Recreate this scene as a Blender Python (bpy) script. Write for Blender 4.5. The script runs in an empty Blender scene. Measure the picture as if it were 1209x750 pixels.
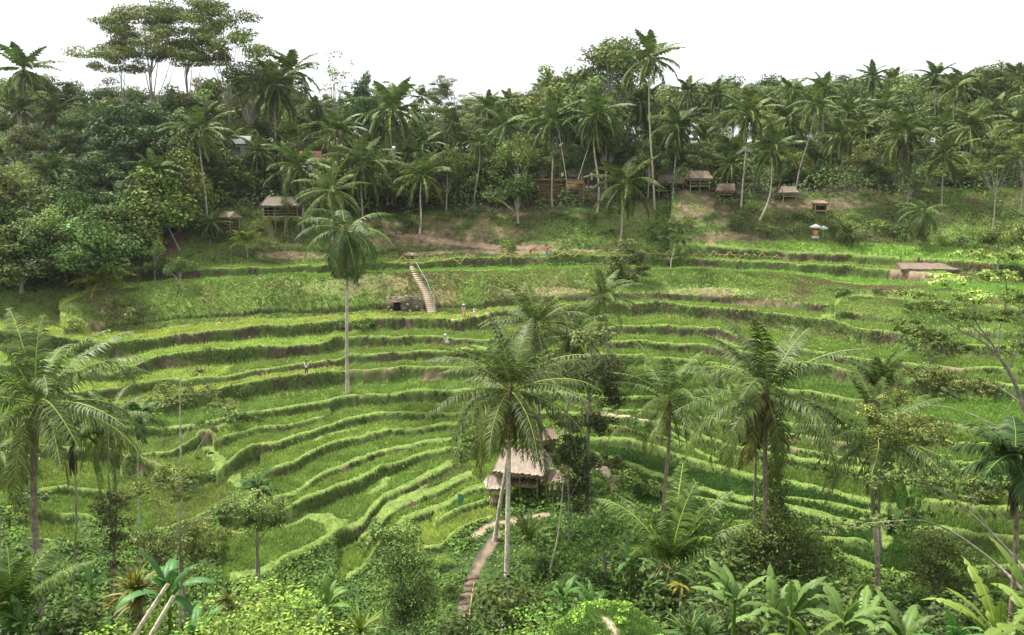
import bpy, bmesh, math, random
import numpy as np
from mathutils import Vector, Matrix, Euler

SC = bpy.context.scene
# ------------------------------------------------------------------ camera
PITCH = math.radians(9.3); F = 950.0
cam_d = bpy.data.cameras.new('camera'); cam = bpy.data.objects.new('camera', cam_d)
SC.collection.objects.link(cam)
cam.location = (0, 0, 0); cam.rotation_euler = (math.radians(90) - PITCH, 0, 0)
cam_d.sensor_width = 36; cam_d.lens = 36 * F / 1209
cam_d.clip_start = 0.1; cam_d.clip_end = 5000
SC.camera = cam
# ------------------------------------------------------------------ sky and sun
SUN_EL, SUN_AZ = math.radians(58), math.radians(-62)      # azimuth from +Y towards +X
W = bpy.data.worlds.new('World'); SC.world = W; W.use_nodes = True
nt = W.node_tree; nt.nodes.clear()
out = nt.nodes.new('ShaderNodeOutputWorld'); bg = nt.nodes.new('ShaderNodeBackground')
sky = nt.nodes.new('ShaderNodeTexSky'); sky.sky_type = 'NISHITA'; sky.sun_disc = False
sky.sun_elevation = SUN_EL; sky.sun_rotation = SUN_AZ
sky.air_density = 1.2; sky.dust_density = 3.0
tc = nt.nodes.new('ShaderNodeTexCoord'); nz = nt.nodes.new('ShaderNodeTexNoise')
nz.inputs['Scale'].default_value = 2.2; nz.inputs['Detail'].default_value = 6
mp = nt.nodes.new('ShaderNodeMapping'); mp.inputs['Scale'].default_value = (1, 1, 2.5)
nt.links.new(tc.outputs['Generated'], mp.inputs['Vector']); nt.links.new(mp.outputs[0], nz.inputs['Vector'])
rp = nt.nodes.new('ShaderNodeValToRGB')
rp.color_ramp.elements[0].position = 0.25; rp.color_ramp.elements[0].color = (0.86, 0.86, 0.86, 1)
rp.color_ramp.elements[1].position = 0.60; rp.color_ramp.elements[1].color = (0.97, 0.97, 0.97, 1)
nt.links.new(nz.outputs['Fac'], rp.inputs['Fac'])
mx = nt.nodes.new('ShaderNodeMixRGB'); mx.inputs['Color2'].default_value = (9.0, 9.15, 9.4, 1)
nt.links.new(rp.outputs['Color'], mx.inputs['Fac']); nt.links.new(sky.outputs[0], mx.inputs['Color1'])
nt.links.new(mx.outputs[0], bg.inputs['Color']); bg.inputs['Strength'].default_value = 0.075
nt.links.new(bg.outputs[0], out.inputs['Surface'])
sl = bpy.data.lights.new('sun', 'SUN'); sl.energy = 3.6; sl.angle = math.radians(6); sl.color = (1, 0.96, 0.89)
so = bpy.data.objects.new('sun', sl); SC.collection.objects.link(so)
sd = Vector((math.sin(SUN_AZ) * math.cos(SUN_EL), math.cos(SUN_AZ) * math.cos(SUN_EL), math.sin(SUN_EL)))
so.rotation_euler = sd.to_track_quat('Z', 'Y').to_euler()
SC.view_settings.view_transform = 'Standard'; SC.view_settings.look = 'None'
SC.view_settings.exposure = 1.08; SC.view_settings.gamma = 1
SC.cycles.max_bounces = 5; SC.cycles.diffuse_bounces = 3; SC.cycles.glossy_bounces = 1
SC.cycles.transmission_bounces = 2; SC.cycles.transparent_max_bounces = 4
SC.cycles.use_denoising = True

RNG = np.random.default_rng(7); random.seed(7)
# ------------------------------------------------------------------ helpers
def tv(v): return np.tan(np.arctan((np.asarray(v, float) - 375) / F) + PITCH)
def au(u, v):
    t = tv(v); return (np.asarray(u, float) - 604.5) / F * (math.cos(PITCH) + t * math.sin(PITCH))
def px_of(X, Y, Z):
    t = -Z / Y; v = 375 + F * np.tan(np.arctan(t) - PITCH)
    u = 604.5 + X / Y * F / (math.cos(PITCH) + t * math.sin(PITCH))
    return u, v
def at(u, v, Y): return Vector((float(au(u, v)) * Y, Y, float(-tv(v)) * Y))

def vnoise(x, y, seed=0):
    xi = np.floor(x).astype(np.int64); yi = np.floor(y).astype(np.int64); xf = x - xi; yf = y - yi
    def h(a, b):
        n = (a * 374761393 + b * 668265263 + seed * 982451653) & 0x7fffffff
        n = ((n ^ (n >> 13)) * 1274126177) & 0x7fffffff
        return ((n ^ (n >> 16)) & 0xffff) / 65535.0
    sx = xf * xf * (3 - 2 * xf); sy = yf * yf * (3 - 2 * yf)
    a = h(xi, yi) * (1 - sx) + h(xi + 1, yi) * sx; b = h(xi, yi + 1) * (1 - sx) + h(xi + 1, yi + 1) * sx
    return a * (1 - sy) + b * sy
def fbm(x, y, sc, seed=0, oc=3):
    r = 0; amp = 1; tot = 0
    for k in range(oc):
        r = r + vnoise(x / sc * 2 ** k + 17.3 * k, y / sc * 2 ** k - 9.1 * k, seed + k) * amp; tot += amp; amp *= .5
    return r / tot

def link(o, parent=None):
    SC.collection.objects.link(o)
    if parent is not None: o.parent = parent
    return o
def tag(o, label=None, cat=None, group=None, kind=None):
    if label: o['label'] = label
    if cat: o['category'] = cat
    if group: o['group'] = group
    if kind: o['kind'] = kind
    return o
def empty(name, loc, rz=0, label=None, cat=None, group=None):
    o = bpy.data.objects.new(name, None); link(o); o.location = loc; o.rotation_euler = (0, 0, rz); o.empty_display_size = .3
    return tag(o, label, cat, group)
def copy_tree(o, parent=None):
    c = o.copy(); SC.collection.objects.link(c); c.parent = parent
    for ch in list(o.children): copy_tree(ch, c)
    return c

class MB:
    """collects polygons; vertices, tris / quads, material index and a tint per face"""
    def __init__(s): s.v = []; s.n = 0; s.f = []
    def add(s, verts, faces, mat=0, col=(1, 1, 1)):
        verts = np.asarray(verts, np.float32).reshape(-1, 3); faces = np.asarray(faces, np.int64)
        col = np.asarray(col, np.float32)
        if col.ndim == 1: col = np.tile(col[:3], (len(verts), 1))
        s.v.append((verts, col)); s.f.append((faces + s.n, mat)); s.n += len(verts)
    def tube(s, pts, rad, n=6, mat=0, col=(1, 1, 1), cap=True):
        pts = np.asarray(pts, float); m = len(pts); rad = np.broadcast_to(np.asarray(rad, float), (m,))
        tan = np.gradient(pts, axis=0); tan /= np.linalg.norm(tan, axis=1)[:, None] + 1e-9
        ref = np.array([0, 0, 1.0]) if abs(tan[:, 2]).mean() < .8 else np.array([1.0, 0, 0])
        a = np.cross(tan, ref); a /= np.linalg.norm(a, axis=1)[:, None] + 1e-9; b = np.cross(tan, a)
        th = np.arange(n) / n * 2 * math.pi
        ring = pts[:, None] + rad[:, None, None] * (np.cos(th)[None, :, None] * a[:, None] + np.sin(th)[None, :, None] * b[:, None])
        i = np.arange(m - 1)[:, None] * n + np.arange(n)[None]; j = np.arange(m - 1)[:, None] * n + (np.arange(n)[None] + 1) % n
        q = np.stack([i, j, j + n, i + n], -1).reshape(-1, 4)
        s.add(ring.reshape(-1, 3), q, mat, col)
        if cap:
            c0 = np.vstack([pts[-1:], ring[-1]]); s.add(c0, [[0, 1 + k, 1 + (k + 1) % n] for k in range(n)], mat, col)
    def box(s, c, d, mat=0, col=(1, 1, 1), rz=0, rx=0, ry=0):
        v = np.array([[x, y, z] for x in (-.5, .5) for y in (-.5, .5) for z in (-.5, .5)]) * np.asarray(d)
        R = np.array(Euler((rx, ry, rz)).to_matrix()); v = v @ R.T + np.asarray(c)
        s.add(v, [[0, 1, 3, 2], [4, 6, 7, 5], [0, 4, 5, 1], [2, 3, 7, 6], [0, 2, 6, 4], [1, 5, 7, 3]], mat, col)
    def beam(s, p, q, w, h=None, mat=0, col=(1, 1, 1)):
        s.tube([p, [(a + b) / 2 for a, b in zip(p, q)], q], w, 5, mat, col)
    def mesh(s, name, mats, smooth=False):
        me = bpy.data.meshes.new(name)
        V = np.concatenate([a for a, _ in s.v]); C = np.concatenate([c for _, c in s.v])
        me.vertices.add(len(V)); me.vertices.foreach_set('co', V.ravel())
        tot = []; idx = []; mi = []
        for f, m in s.f:
            tot.append(np.full(len(f), f.shape[1])); idx.append(f.ravel()); mi.append(np.broadcast_to(np.asarray(m), (len(f),)))
        tot = np.concatenate(tot); idx = np.concatenate(idx); mi = np.concatenate(mi)
        me.loops.add(len(idx)); me.loops.foreach_set('vertex_index', idx.astype(np.int32))
        me.polygons.add(len(tot)); st = np.concatenate([[0], np.cumsum(tot)[:-1]])
        me.polygons.foreach_set('loop_start', st.astype(np.int32)); me.polygons.foreach_set('loop_total', tot.astype(np.int32))
        me.polygons.foreach_set('material_index', mi.astype(np.int32))
        if smooth: me.polygons.foreach_set('use_smooth', np.ones(len(tot), bool))
        at_ = me.color_attributes.new('tint', 'FLOAT_COLOR', 'POINT')
        at_.data.foreach_set('color', np.hstack([C, np.ones((len(C), 1), np.float32)]).astype(np.float32).ravel())
        for m in (mats if isinstance(mats, (list, tuple)) else [mats]): me.materials.append(m)
        me.update(calc_edges=True); return me
    def build(s, name, mats, parent=None, smooth=False):
        return link(bpy.data.objects.new(name, s.mesh(name, mats, smooth)), parent)

# ------------------------------------------------------------------ materials
def material(name, base=None, rough=.8, attr='tint', nscale=3.0, namp=.25, trans=0.0, island=0.0, objvar=0.0, bump=0.0, coord='Object', spec=.3, nscale2=None, huevar=0.0):
    m = bpy.data.materials.new(name); m.use_nodes = True; n = m.node_tree; N = n.nodes; L = n.links
    N.clear(); o = N.new('ShaderNodeOutputMaterial'); p = N.new('ShaderNodeBsdfPrincipled')
    p.inputs['Roughness'].default_value = rough; p.inputs['Specular IOR Level'].default_value = spec
    col = None
    if attr:
        a = N.new('ShaderNodeAttribute'); a.attribute_name = attr; col = a.outputs['Color']
    if base is not None:
        if col is None:
            rgb = N.new('ShaderNodeRGB'); rgb.outputs[0].default_value = (*base, 1); col = rgb.outputs[0]
        else:
            mm = N.new('ShaderNodeMixRGB'); mm.blend_type = 'MULTIPLY'; mm.inputs[0].default_value = 1
            mm.inputs[2].default_value = (*base, 1); L.new(col, mm.inputs[1]); col = mm.outputs[0]
    val = None
    def mul(a, b):
        q = N.new('ShaderNodeMath'); q.operation = 'MULTIPLY'; L.new(a, q.inputs[0]); L.new(b, q.inputs[1]); return q.outputs[0]
    def rng(src, amp):
        q = N.new('ShaderNodeMapRange'); q.inputs['To Min'].default_value = 1 - amp; q.inputs['To Max'].default_value = 1 + amp
        L.new(src, q.inputs['Value']); return q.outputs[0]
    if namp:
        t = N.new('ShaderNodeTexCoord'); z = N.new('ShaderNodeTexNoise'); z.inputs['Scale'].default_value = nscale; z.inputs['Detail'].default_value = 4
        L.new(t.outputs[coord], z.inputs['Vector']); r_ = N.new('ShaderNodeMapRange'); r_.inputs['From Min'].default_value = .3; r_.inputs['From Max'].default_value = .7
        r_.inputs['To Min'].default_value = 1 - namp; r_.inputs['To Max'].default_value = 1 + namp; L.new(z.outputs['Fac'], r_.inputs['Value']); val = r_.outputs[0]
        if bump:
            bp = N.new('ShaderNodeBump'); bp.inputs['Strength'].default_value = bump; bp.inputs['Distance'].default_value = .05
            L.new(z.outputs['Fac'], bp.inputs['Height']); L.new(bp.outputs[0], p.inputs['Normal'])
    if island:
        g = N.new('ShaderNodeNewGeometry'); r_ = rng(g.outputs['Random Per Island'], island); val = r_ if val is None else mul(val, r_)
    oi = N.new('ShaderNodeObjectInfo')
    if objvar:
        r_ = rng(oi.outputs['Random'], objvar); val = r_ if val is None else mul(val, r_)
    if val is not None:
        vm = N.new('ShaderNodeVectorMath'); vm.operation = 'SCALE'; L.new(col, vm.inputs[0]); L.new(val, vm.inputs['Scale']); col = vm.outputs[0]
    if huevar:
        hs = N.new('ShaderNodeHueSaturation'); q = N.new('ShaderNodeMath'); q.operation = 'MULTIPLY'; q.inputs[1].default_value = 7.31
        fr = N.new('ShaderNodeMath'); fr.operation = 'FRACT'; L.new(oi.outputs['Random'], q.inputs[0]); L.new(q.outputs[0], fr.inputs[0])
        r_ = N.new('ShaderNodeMapRange'); r_.inputs['To Min'].default_value = .5 - huevar; r_.inputs['To Max'].default_value = .5 + huevar * .6
        L.new(fr.outputs[0], r_.inputs['Value']); L.new(r_.outputs[0], hs.inputs['Hue']); L.new(col, hs.inputs['Color']); col = hs.outputs[0]
    L.new(col, p.inputs['Base Color'])
    if trans:
        tr = N.new('ShaderNodeBsdfTranslucent'); L.new(col, tr.inputs['Color']); ms = N.new('ShaderNodeMixShader'); ms.inputs[0].default_value = trans
        L.new(p.outputs[0], ms.inputs[1]); L.new(tr.outputs[0], ms.inputs[2]); L.new(ms.outputs[0], o.inputs[0])
    else: L.new(p.outputs[0], o.inputs[0])
    return m

M = {}
M['ground'] = material('ground', None, .95, 'tint', 1.6, .28, bump=.6, spec=.1)
M['blade'] = material('grass_blade', None, .8, 'tint', .6, .12, trans=.3, island=.28, spec=.08)
M['leaf'] = material('leaf', (.138, .178, .058), .6, 'tint', .35, .25, trans=.22, island=.5, objvar=.30, spec=.18, huevar=.022)
M['palm'] = material('palm_leaf', (.100, .145, .036), .5, 'tint', .5, .12, trans=.2, island=.5, objvar=.16, spec=.22, huevar=.012)
M['bark'] = material('bark', (.30, .27, .23), .9, 'tint', 5, .4, bump=.7, spec=.1)
M['thatch'] = material('thatch', (.34, .29, .24), .95, 'tint', 9, .3, bump=.9, spec=.1)
M['bamboo'] = material('bamboo', (.34, .27, .15), .6, 'tint', 6, .25)
M['wood'] = material('wood', (.12, .08, .05), .85, 'tint', 6, .3)
M['dark'] = material('culvert_shade', (.02, .017, .013), .95, 'tint', 3, .3)  # near-black colour standing for the shade inside the culvert
M['soil'] = material('path_soil', (.40, .29, .19), .95, 'tint', 2.5, .25, bump=.5, spec=.1)
M['stone'] = material('stone', (.42, .38, .31), .9, 'tint', 5, .25, bump=.5, spec=.15)
M['cloth'] = material('cloth', None, .85, 'tint', 20, .08)
M['skin'] = material('skin', (.30, .17, .11), .6, 'tint', 20, .06)
M['banana'] = material('banana_leaf', (.13, .22, .048), .45, 'tint', 1.2, .15, trans=.25, objvar=.12, spec=.3)
M['plain'] = material('painted', None, .6, 'tint', 8, .12)
# ------------------------------------------------------------------ shape of the valley: how far the ground is, column by column, row by row
CU = np.array([0, 200, 400, 600, 800, 1000, 1209.])
CV = np.array([230, 250, 285, 300, 330, 370, 410, 440, 500, 560, 620, 680, 750.])
DT = np.array([
 [132, 144, 147, 144, 142, 142, 138], [126, 137, 141, 139.5, 138, 138, 131], [120, 129, 132.5, 132.5, 131.5, 130, 122],
 [117, 125, 128, 129, 128, 126, 116], [112, 119, 120, 120, 119, 117, 106], [103, 110, 113, 112, 107, 104, 94],
 [94, 101, 104, 102, 97, 93, 85], [88, 95, 98, 95, 91, 87, 79], [76, 84, 87, 84, 80, 76, 68], [66, 73, 76, 73, 70, 68, 60],
 [58, 64, 67, 65, 60, 60, 54], [52, 57, 60, 58, 53, 54, 49], [47, 51, 53, 51, 47, 48, 44.]])
def DD(u, v):
    u = np.clip(np.asarray(u, float), CU[0], CU[-1]); v = np.clip(np.asarray(v, float), 225, 750)
    u, v = np.broadcast_arrays(u, v)
    i = np.clip(np.searchsorted(CU, u) - 1, 0, len(CU) - 2); tu = (u - CU[i]) / (CU[i + 1] - CU[i])
    tu = tu * tu * (3 - 2 * tu) * .5 + tu * .5
    lg = np.log(DT); res = np.zeros(u.shape)
    def row(c):   # smooth in v by cubic hermite on log distance
        x = CV; y = lg[:, c]; m = np.gradient(y, x)
        return lambda vv: _herm(x, y, m, vv)
    for c in range(len(CU) - 1):
        k = i == c
        if k.any(): res[k] = row(c)(v[k]) * (1 - tu[k]) + row(c + 1)(v[k]) * tu[k]
    return np.exp(res)
def _herm(x, y, m, v):
    j = np.clip(np.searchsorted(x, v) - 1, 0, len(x) - 2); h = x[j + 1] - x[j]; t = (v - x[j]) / h
    return (2*t**3 - 3*t**2 + 1) * y[j] + (t**3 - 2*t**2 + t) * h * m[j] + (-2*t**3 + 3*t**2) * y[j+1] + (t**3 - t**2) * h * m[j+1]

BRIGHT = (.25, .36, .08); YEL = (.37, .46, .11); MID = (.235, .325, .075); DEEP = (.11, .215, .05); FRESH = (.25, .40, .08)
OLV = (.24, .30, .085); BUSH = (.09, .17, .03)
# terrace edges: (points along the edge, crop colour, options)
LIPS = [
 ([(790,290),(880,294),(930,299),(1040,304),(1062,306),(1150,311),(1209,316)], FRESH, dict(md=0.0)),
 ([(120,322),(170,319),(230,318),(300,315),(380,313),(440,311),(480,311),(530,306),(600,304),(700,302),(800,304),(880,308),(940,312),(1000,313),(1060,319),(1120,324)], BRIGHT, {}),
 ([(70,362),(95,350),(130,340),(200,333),(245,331),(300,328),(350,326),(420,325),(470,322),(500,320),(560,320),(620,319),(660,318),(720,317),(760,318),(800,320),(850,321),(900,324),(950,328),(1000,334),(1060,338),(1090,339),(1209,350)], FRESH, dict(bw=32, bank=1, fade=.09)),
 ([(985,354),(1010,349),(1040,352),(1080,357),(1150,368),(1209,375)], FRESH, dict(bw=22, bank=1)),
 ([(-60,388),(20,390),(80,400),(130,405),(160,402),(200,396),(250,390),(300,385),(350,382),(400,379),(450,377),(480,377),(520,378),(545,378),(575,371),(610,366),(660,361),(700,359),(740,358),(780,358),(800,360),(840,362),(870,365),(920,371),(960,374),(1000,383),(1040,391),(1080,398),(1120,405),(1209,412)], YEL, dict(c2=(640, 1300, MID))),
 ([(-60,432),(0,431),(60,436),(130,442),(160,433),(180,425),(200,419),(240,414),(280,412),(340,409),(380,404),(400,399),(430,398),(480,398),(520,398),(560,402),(620,396),(680,390),(730,386),(780,385),(820,386),(850,389),(885,401),(920,406),(960,415),(1000,421),(1060,429),(1110,434),(1140,437),(1209,434)], YEL, dict(c2=(420, 1300, MID))),
 ([(-60,464),(20,461),(90,463),(150,458),(195,448),(230,447),(270,444),(300,437),(340,431),(400,424),(415,418),(450,417),(520,416),(545,413),(600,414),(660,416),(724,420),(770,421),(810,424),(850,428)], MID, dict(c2=(100, 290, YEL))),
 ([(60,486),(120,484),(170,478),(215,468),(240,462),(300,452),(350,443),(400,439),(415,437),(480,436),(540,434),(600,432),(650,438),(700,440)], YEL, dict(c2=(412, 900, MID))),
 ([(-60,502),(40,500),(120,504),(190,510),(252,501),(306,487),(360,481),(400,473),(422,468),(480,465),(540,463),(600,461),(680,466),(724,469),(780,468),(830,460)], MID, {}),
 ([(255,562),(268,550),(276,545),(284,536),(300,529),(330,522),(356,514),(380,506),(410,498),(440,491),(460,490),(540,488),(600,486),(650,487),(690,488),(740,494),(790,504),(834,519),(860,527),(928,538),(960,546),(1000,555),(1060,561)], MID, {}),
 ([(308,562),(322,556),(340,548),(366,534),(400,524),(440,514),(456,509),(500,505),(560,502),(600,501),(700,517),(740,520),(770,527),(800,540),(840,552),(870,561),(908,569),(940,574),(980,584),(1026,594),(1070,601)], BRIGHT, {}),
 ([(318,594),(330,588),(352,582),(366,570),(380,560),(400,552),(440,538),(470,528),(500,521),(540,517),(590,515)], MID, {}),
 ([(335,606),(345,600),(360,592),(380,584),(410,572),(440,560),(453,552),(470,548),(490,540),(515,533),(535,531),(560,530)], BRIGHT, {}),
 ([(688,534),(728,545),(750,553),(770,561),(800,573),(840,583),(888,593),(920,600),(948,607),(994,618),(1030,624)], DEEP, dict(lv=1.3)),
 ([(262,690),(300,684),(320,676),(340,663),(365,652),(388,640),(402,630),(430,620),(438,606),(452,591),(470,581),(490,572),(512,558),(530,549),(545,545)], MID, dict(lv=1.7, riser=1.2)),
 ([(424,662),(446,628),(456,612),(472,602),(484,594),(500,589),(530,578),(550,566),(568,557)], OLV, dict(lv=1.8)),
 ([(398,692),(422,681),(436,671),(442,655),(454,641),(470,619),(494,608),(520,600),(536,592),(552,581),(576,573),(600,573)], BRIGHT, dict(lv=1.3)),
 ([(510,618),(530,607),(545,602),(560,597),(588,588),(612,585)], BRIGHT, {}),
 ([(492,652),(520,646),(545,624),(565,617),(590,607)], YEL, dict(md=.5)),
 ([(745,596),(770,603),(826,612),(850,616),(880,616),(905,617)], DEEP, {}),
 ([(700,560),(720,566),(740,583),(765,588)], DEEP, {}),
 ([(900,620),(928,628),(960,636),(1000,640),(1035,640)], DEEP, {}),
 ([(965,640),(983,648),(995,660),(1019,670),(1057,681),(1110,690)], DEEP, dict(lv=1.0)),
 ([(1090,662),(1129,668),(1150,671),(1209,672)], MID, {}),
 ([(690,404),(760,403),(820,405),(870,414),(920,424),(980,434),(1060,446),(1140,452),(1209,455)], MID, {}),
 ([(690,442),(760,444),(820,441),(850,443)], BRIGHT, {}),
 ([(700,484),(780,487),(850,496),(900,508),(960,520),(1040,534)], MID, {}),
 ([(250,522),(300,508),(350,498),(392,489)], BRIGHT, {}),
 ([(760,420),(800,422),(850,432),(900,444)], MID, {}),
 ([(700,500),(740,508),(790,520),(820,530)], BRIGHT, {}),
 ([(905,585),(960,594),(1010,604),(1050,612)], DEEP, {}),
 ([(700,548),(728,556),(760,572),(800,584),(850,594),(900,604)], DEEP, {}),
 ([(900,525),(960,532),(1020,545),(1070,552)], MID, {}),
 ([(1060,519),(1120,523),(1209,527)], MID, {}),
 ([(1070,566),(1140,570),(1209,574)], MID, {}),
 ([(1070,622),(1140,630),(1209,634)], MID, {}),
 ([(1060,497),(1090,500),(1140,504),(1209,505)], FRESH, {}),
 ([(1085,541),(1120,545),(1170,548),(1209,549)], BRIGHT, {}),
 ([(860,453),(930,462),(1000,470),(1060,476)], BRIGHT, {}),
 ([(860,486),(940,500),(1020,508),(1090,518)], BRIGHT, {}),
 ([(1080,590),(1130,596),(1209,600)], MID, {}),
 ([(1060,702),(1130,700),(1209,703)], MID, {}),
 ([(-60,575),(12,557),(34,555),(46,552)], BUSH, {}),
 ([(35,578),(80,578),(120,582),(136,586)], MID, {}),
 ([(-60,600),(0,597),(44,606),(66,610),(96,610),(110,614),(118,622),(132,628),(160,632),(185,634)], MID, {}),
 ([(30,640),(76,642),(96,645)], MID, {}),
 ([(-60,530),(0,528),(60,526),(110,532),(150,534),(178,546),(196,556),(216,564),(240,562),(256,558),(264,552)], MID, {}),
 ([(140,540),(180,536),(200,534),(220,523),(238,511),(270,506)], OLV, {}),
 ([(150,634),(200,628),(230,616),(260,602),(290,594)], OLV, {}),
]
# ------------------------------------------------------------------ ground sheet
A = np.concatenate([np.linspace(-2.6, -.95, 20)[:-1], np.linspace(-.95, -.84, 14)[:-1], np.linspace(-.84, -.67, 80)[:-1], np.linspace(-.67, .67, 825), np.linspace(.67, .84, 80)[1:], np.linspace(.84, .95, 14)[1:], np.linspace(.95, 2.6, 20)[1:]])
YS = np.concatenate([np.linspace(-70, 0, 15)[:-1], np.linspace(0, 43, 24)[:-1], np.linspace(43, 142, 470)[:-1], np.linspace(142, 200, 50)[:-1], np.linspace(200, 420, 30)[:-1], np.linspace(420, 1500, 16)])
NA, NY = len(A), len(YS)
def Wd(Y): return np.maximum(Y, 44.0)
VV = np.arange(750, 228, -1.5)
TVV = tv(VV)
H = np.zeros((NA, NY)); KI = np.full((NA, NY), -1, int); RIS = np.zeros((NA, NY)); LEV = np.zeros((NA, NY)); BNK = np.zeros((NA, NY)); SLOPE = np.zeros((NA, NY), bool)
lips = []
for k, (pts, col, op) in enumerate(LIPS):
    p = np.array(pts, float); seg = np.concatenate([[0], np.cumsum(np.hypot(*np.diff(p, axis=0).T))])
    s = np.arange(0, seg[-1], 1.5); u = np.interp(s, seg, p[:, 0]); v = np.interp(s, seg, p[:, 1])
    ker = np.ones(7) / 7; pad = lambda q: np.convolve(np.pad(q, 3, 'edge'), ker, 'valid')
    u = pad(u); v = pad(v) + (vnoise(s / 14, s * 0 + k, 5) - .5) * 2.4 + (vnoise(s / 47, s * 0 + k, 15) - .5) * (5 if k > 6 else 2.5)
    a = au(u, v); Y = DD(u, v); o = np.argsort(a); lips.append((a[o], Y[o], (-tv(v) * Y)[o], pad(v)[o], col, op))
fl_noise = fbm(A[:, None] * YS[None], np.broadcast_to(YS[None], (NA, NY)), 1.5, 64, 2)
BASEB = np.zeros((NA, NY))
for j in range(NA):
    a = float(np.clip(A[j], -.655, .655))
    uu = 604.5 + a * F / (math.cos(PITCH) + TVV * math.sin(PITCH))
    Yv = DD(uu, VV); Yv = np.maximum.accumulate(Yv); zv = -TVV * Yv
    B = np.interp(YS, Yv, zv)
    near = -(.62 * np.maximum(YS, -5) + 1.75)
    B = np.where(YS < Yv[0], np.maximum(near, zv[0]), B)
    B = np.where(YS < 0, -1.7 - .05 * YS, B)
    # beyond the brow
    ul = uu[-1]; Yb = Yv[-1]; zb = zv[-1]
    beyond = YS > Yb
    left = np.clip((260 - ul) / 200, 0, 1)
    rise = .10 + .16 * left
    ext = zb + 1.5 * (1 - left) * np.clip((YS - Yb) / 7, 0, 1) ** .7 + np.minimum((YS - Yb) * rise, 14 + 8 * left) + np.clip((YS - 260) * .02, 0, 12)
    B = np.where(beyond, ext, B); BASEB[j] = B
    L = []
    for k, (la, lY, lz, lv, col, op) in enumerate(lips):
        xh = max(q[0] for q in LIPS[k][0]) >= 1205; xl = min(q[0] for q in LIPS[k][0]) <= -50
        if (la[0] <= a or xl) and (a <= la[-1] or xh):
            f = min(1, (a - la[0]) / .03, (la[-1] - a) / .03)
            if xh: f = min(1, (a - la[0]) / .03)
            if xl: f = min(1, (la[-1] - a) / .03)
            if 'fade' in op: f = min(1, (a - la[0]) / op['fade'])
            L.append((float(np.interp(a, la, lY)), float(np.interp(a, la, lz)), float(np.interp(a, la, lv)), k, f))
    L.sort(); Z = B.copy()
    if L:
        keep = [L[0]]
        for q in L[1:]:
            if q[0] - keep[-1][0] > .7 and q[1] > keep[-1][1] + .05: keep.append(q)
        L = keep; yl = np.array([q[0] for q in L]); zl = np.array([q[1] for q in L]); kk = np.array([q[3] for q in L]); fl = np.array([q[4] for q in L])
        i = np.searchsorted(yl, YS, 'right') - 1
        md = np.array([LIPS[q[3]][2].get('md', 1.5) for q in L])
        ii = np.clip(i, 0, None)
        flat = zl[ii]; tread = np.maximum(flat, B - md[ii]); SL = tread > flat + .25
        tread = np.where(fl[ii] < 1, tread * fl[ii] + np.minimum(B, tread) * (1 - fl[ii]), tread)
        Z = np.where(i >= 0, tread, B); kdi = np.where((fl[ii] < .999) & (fl_noise[j] > fl[ii] * .9 + .1) & (ii > 0), kk[np.clip(ii - 1, 0, None)], kk[ii]); KI[j] = np.where(i >= 0, kdi, -1)
        SLOPE[j] = SL & (i >= 0)
        for n_, q in enumerate(L):
            op = LIPS[q[3]][2]
            low = (max(zl[n_ - 1], np.interp(q[0], YS, B) - md[n_ - 1]) if n_ else q[1] - .5); rh = max(q[1] - low, .2)
            if 'bw' in op:
                v2 = q[2] + op['bw']; u2 = 604.5 + a * F / (math.cos(PITCH) + float(tv(v2)) * math.sin(PITCH)); w = q[0] - float(DD(u2, v2))
            else: w = .22 + .28 * rh * op.get('riser', 1)
            if n_: w = min(w, (q[0] - yl[n_ - 1]) * .9)
            m = (YS > q[0] - w) & (YS <= q[0]); t = np.clip((YS[m] - q[0] + w) / w, 0, 1)
            if n_ == 0: base = np.minimum(B[m], Z[m])
            elif 'bw' in op: base = np.full(m.sum(), zl[n_ - 1]) + .9 * np.clip(t * 14, 0, 1)
            else: base = Z[m]
            tt = np.sin(t * math.pi / 2) ** 1.1 if 'bw' in op else t ** .8
            Z[m] = base + (q[1] - base) * tt * (fl[n_] if n_ == 0 else 1)
            RIS[j, m] = np.clip(rh / .5, 0, 1) * fl[n_]
            if 'bw' in op:
                on = fl_noise[j, m] < fl[n_] * 1.2; BNK[j, m] = np.where((t > .07) & on, 1, 0); RIS[j, m] = np.where((t <= .07) & on, 1, 0)
            lw = op.get('lv', .95 if 7 < q[3] < 13 else .6) * (1 + .0 * a); m = (YS > q[0]) & (YS < q[0] + lw)
            LEV[j, m] = fl[n_]; Z[m] += .10 * np.sin((YS[m] - q[0]) / lw * math.pi) * fl[n_]
    H[j] = Z
XX = A[:, None] * Wd(YS)[None]; YY = np.broadcast_to(YS[None], XX.shape)
wild = np.clip(SLOPE * .5 + (KI < 0) + BNK * .8 + (YY > 128), 0, 1)
vis = (YY > 20)
H += vis * wild * (fbm(XX, YY, 5, 3, 4) - .5) * .9 + vis * RIS * (fbm(XX, YY, .8, 9, 2) - .5) * .25 + vis * (fbm(XX, YY, 2.2, 4, 2) - .5) * .08
def poly_dist(P, pad_=3):
    x0, x1 = P[:, 0].min() - pad_, P[:, 0].max() + pad_; y0, y1 = P[:, 1].min() - pad_, P[:, 1].max() + pad_
    m = (XX > x0) & (XX < x1) & (YY > y0) & (YY < y1); q = np.stack([XX[m], YY[m]], -1); dd = np.full(len(q), 1e9)
    for s0, s1 in zip(P[:-1], P[1:]):
        e = s1 - s0; t = np.clip(((q - s0) @ e) / (e @ e + 1e-9), 0, 1); dd = np.minimum(dd, np.hypot(*(q - s0 - t[:, None] * e).T))
    return m, dd + (vnoise(q[:, 0] * 1.5, q[:, 1] * 1.5, 3) - .5) * .25
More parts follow.
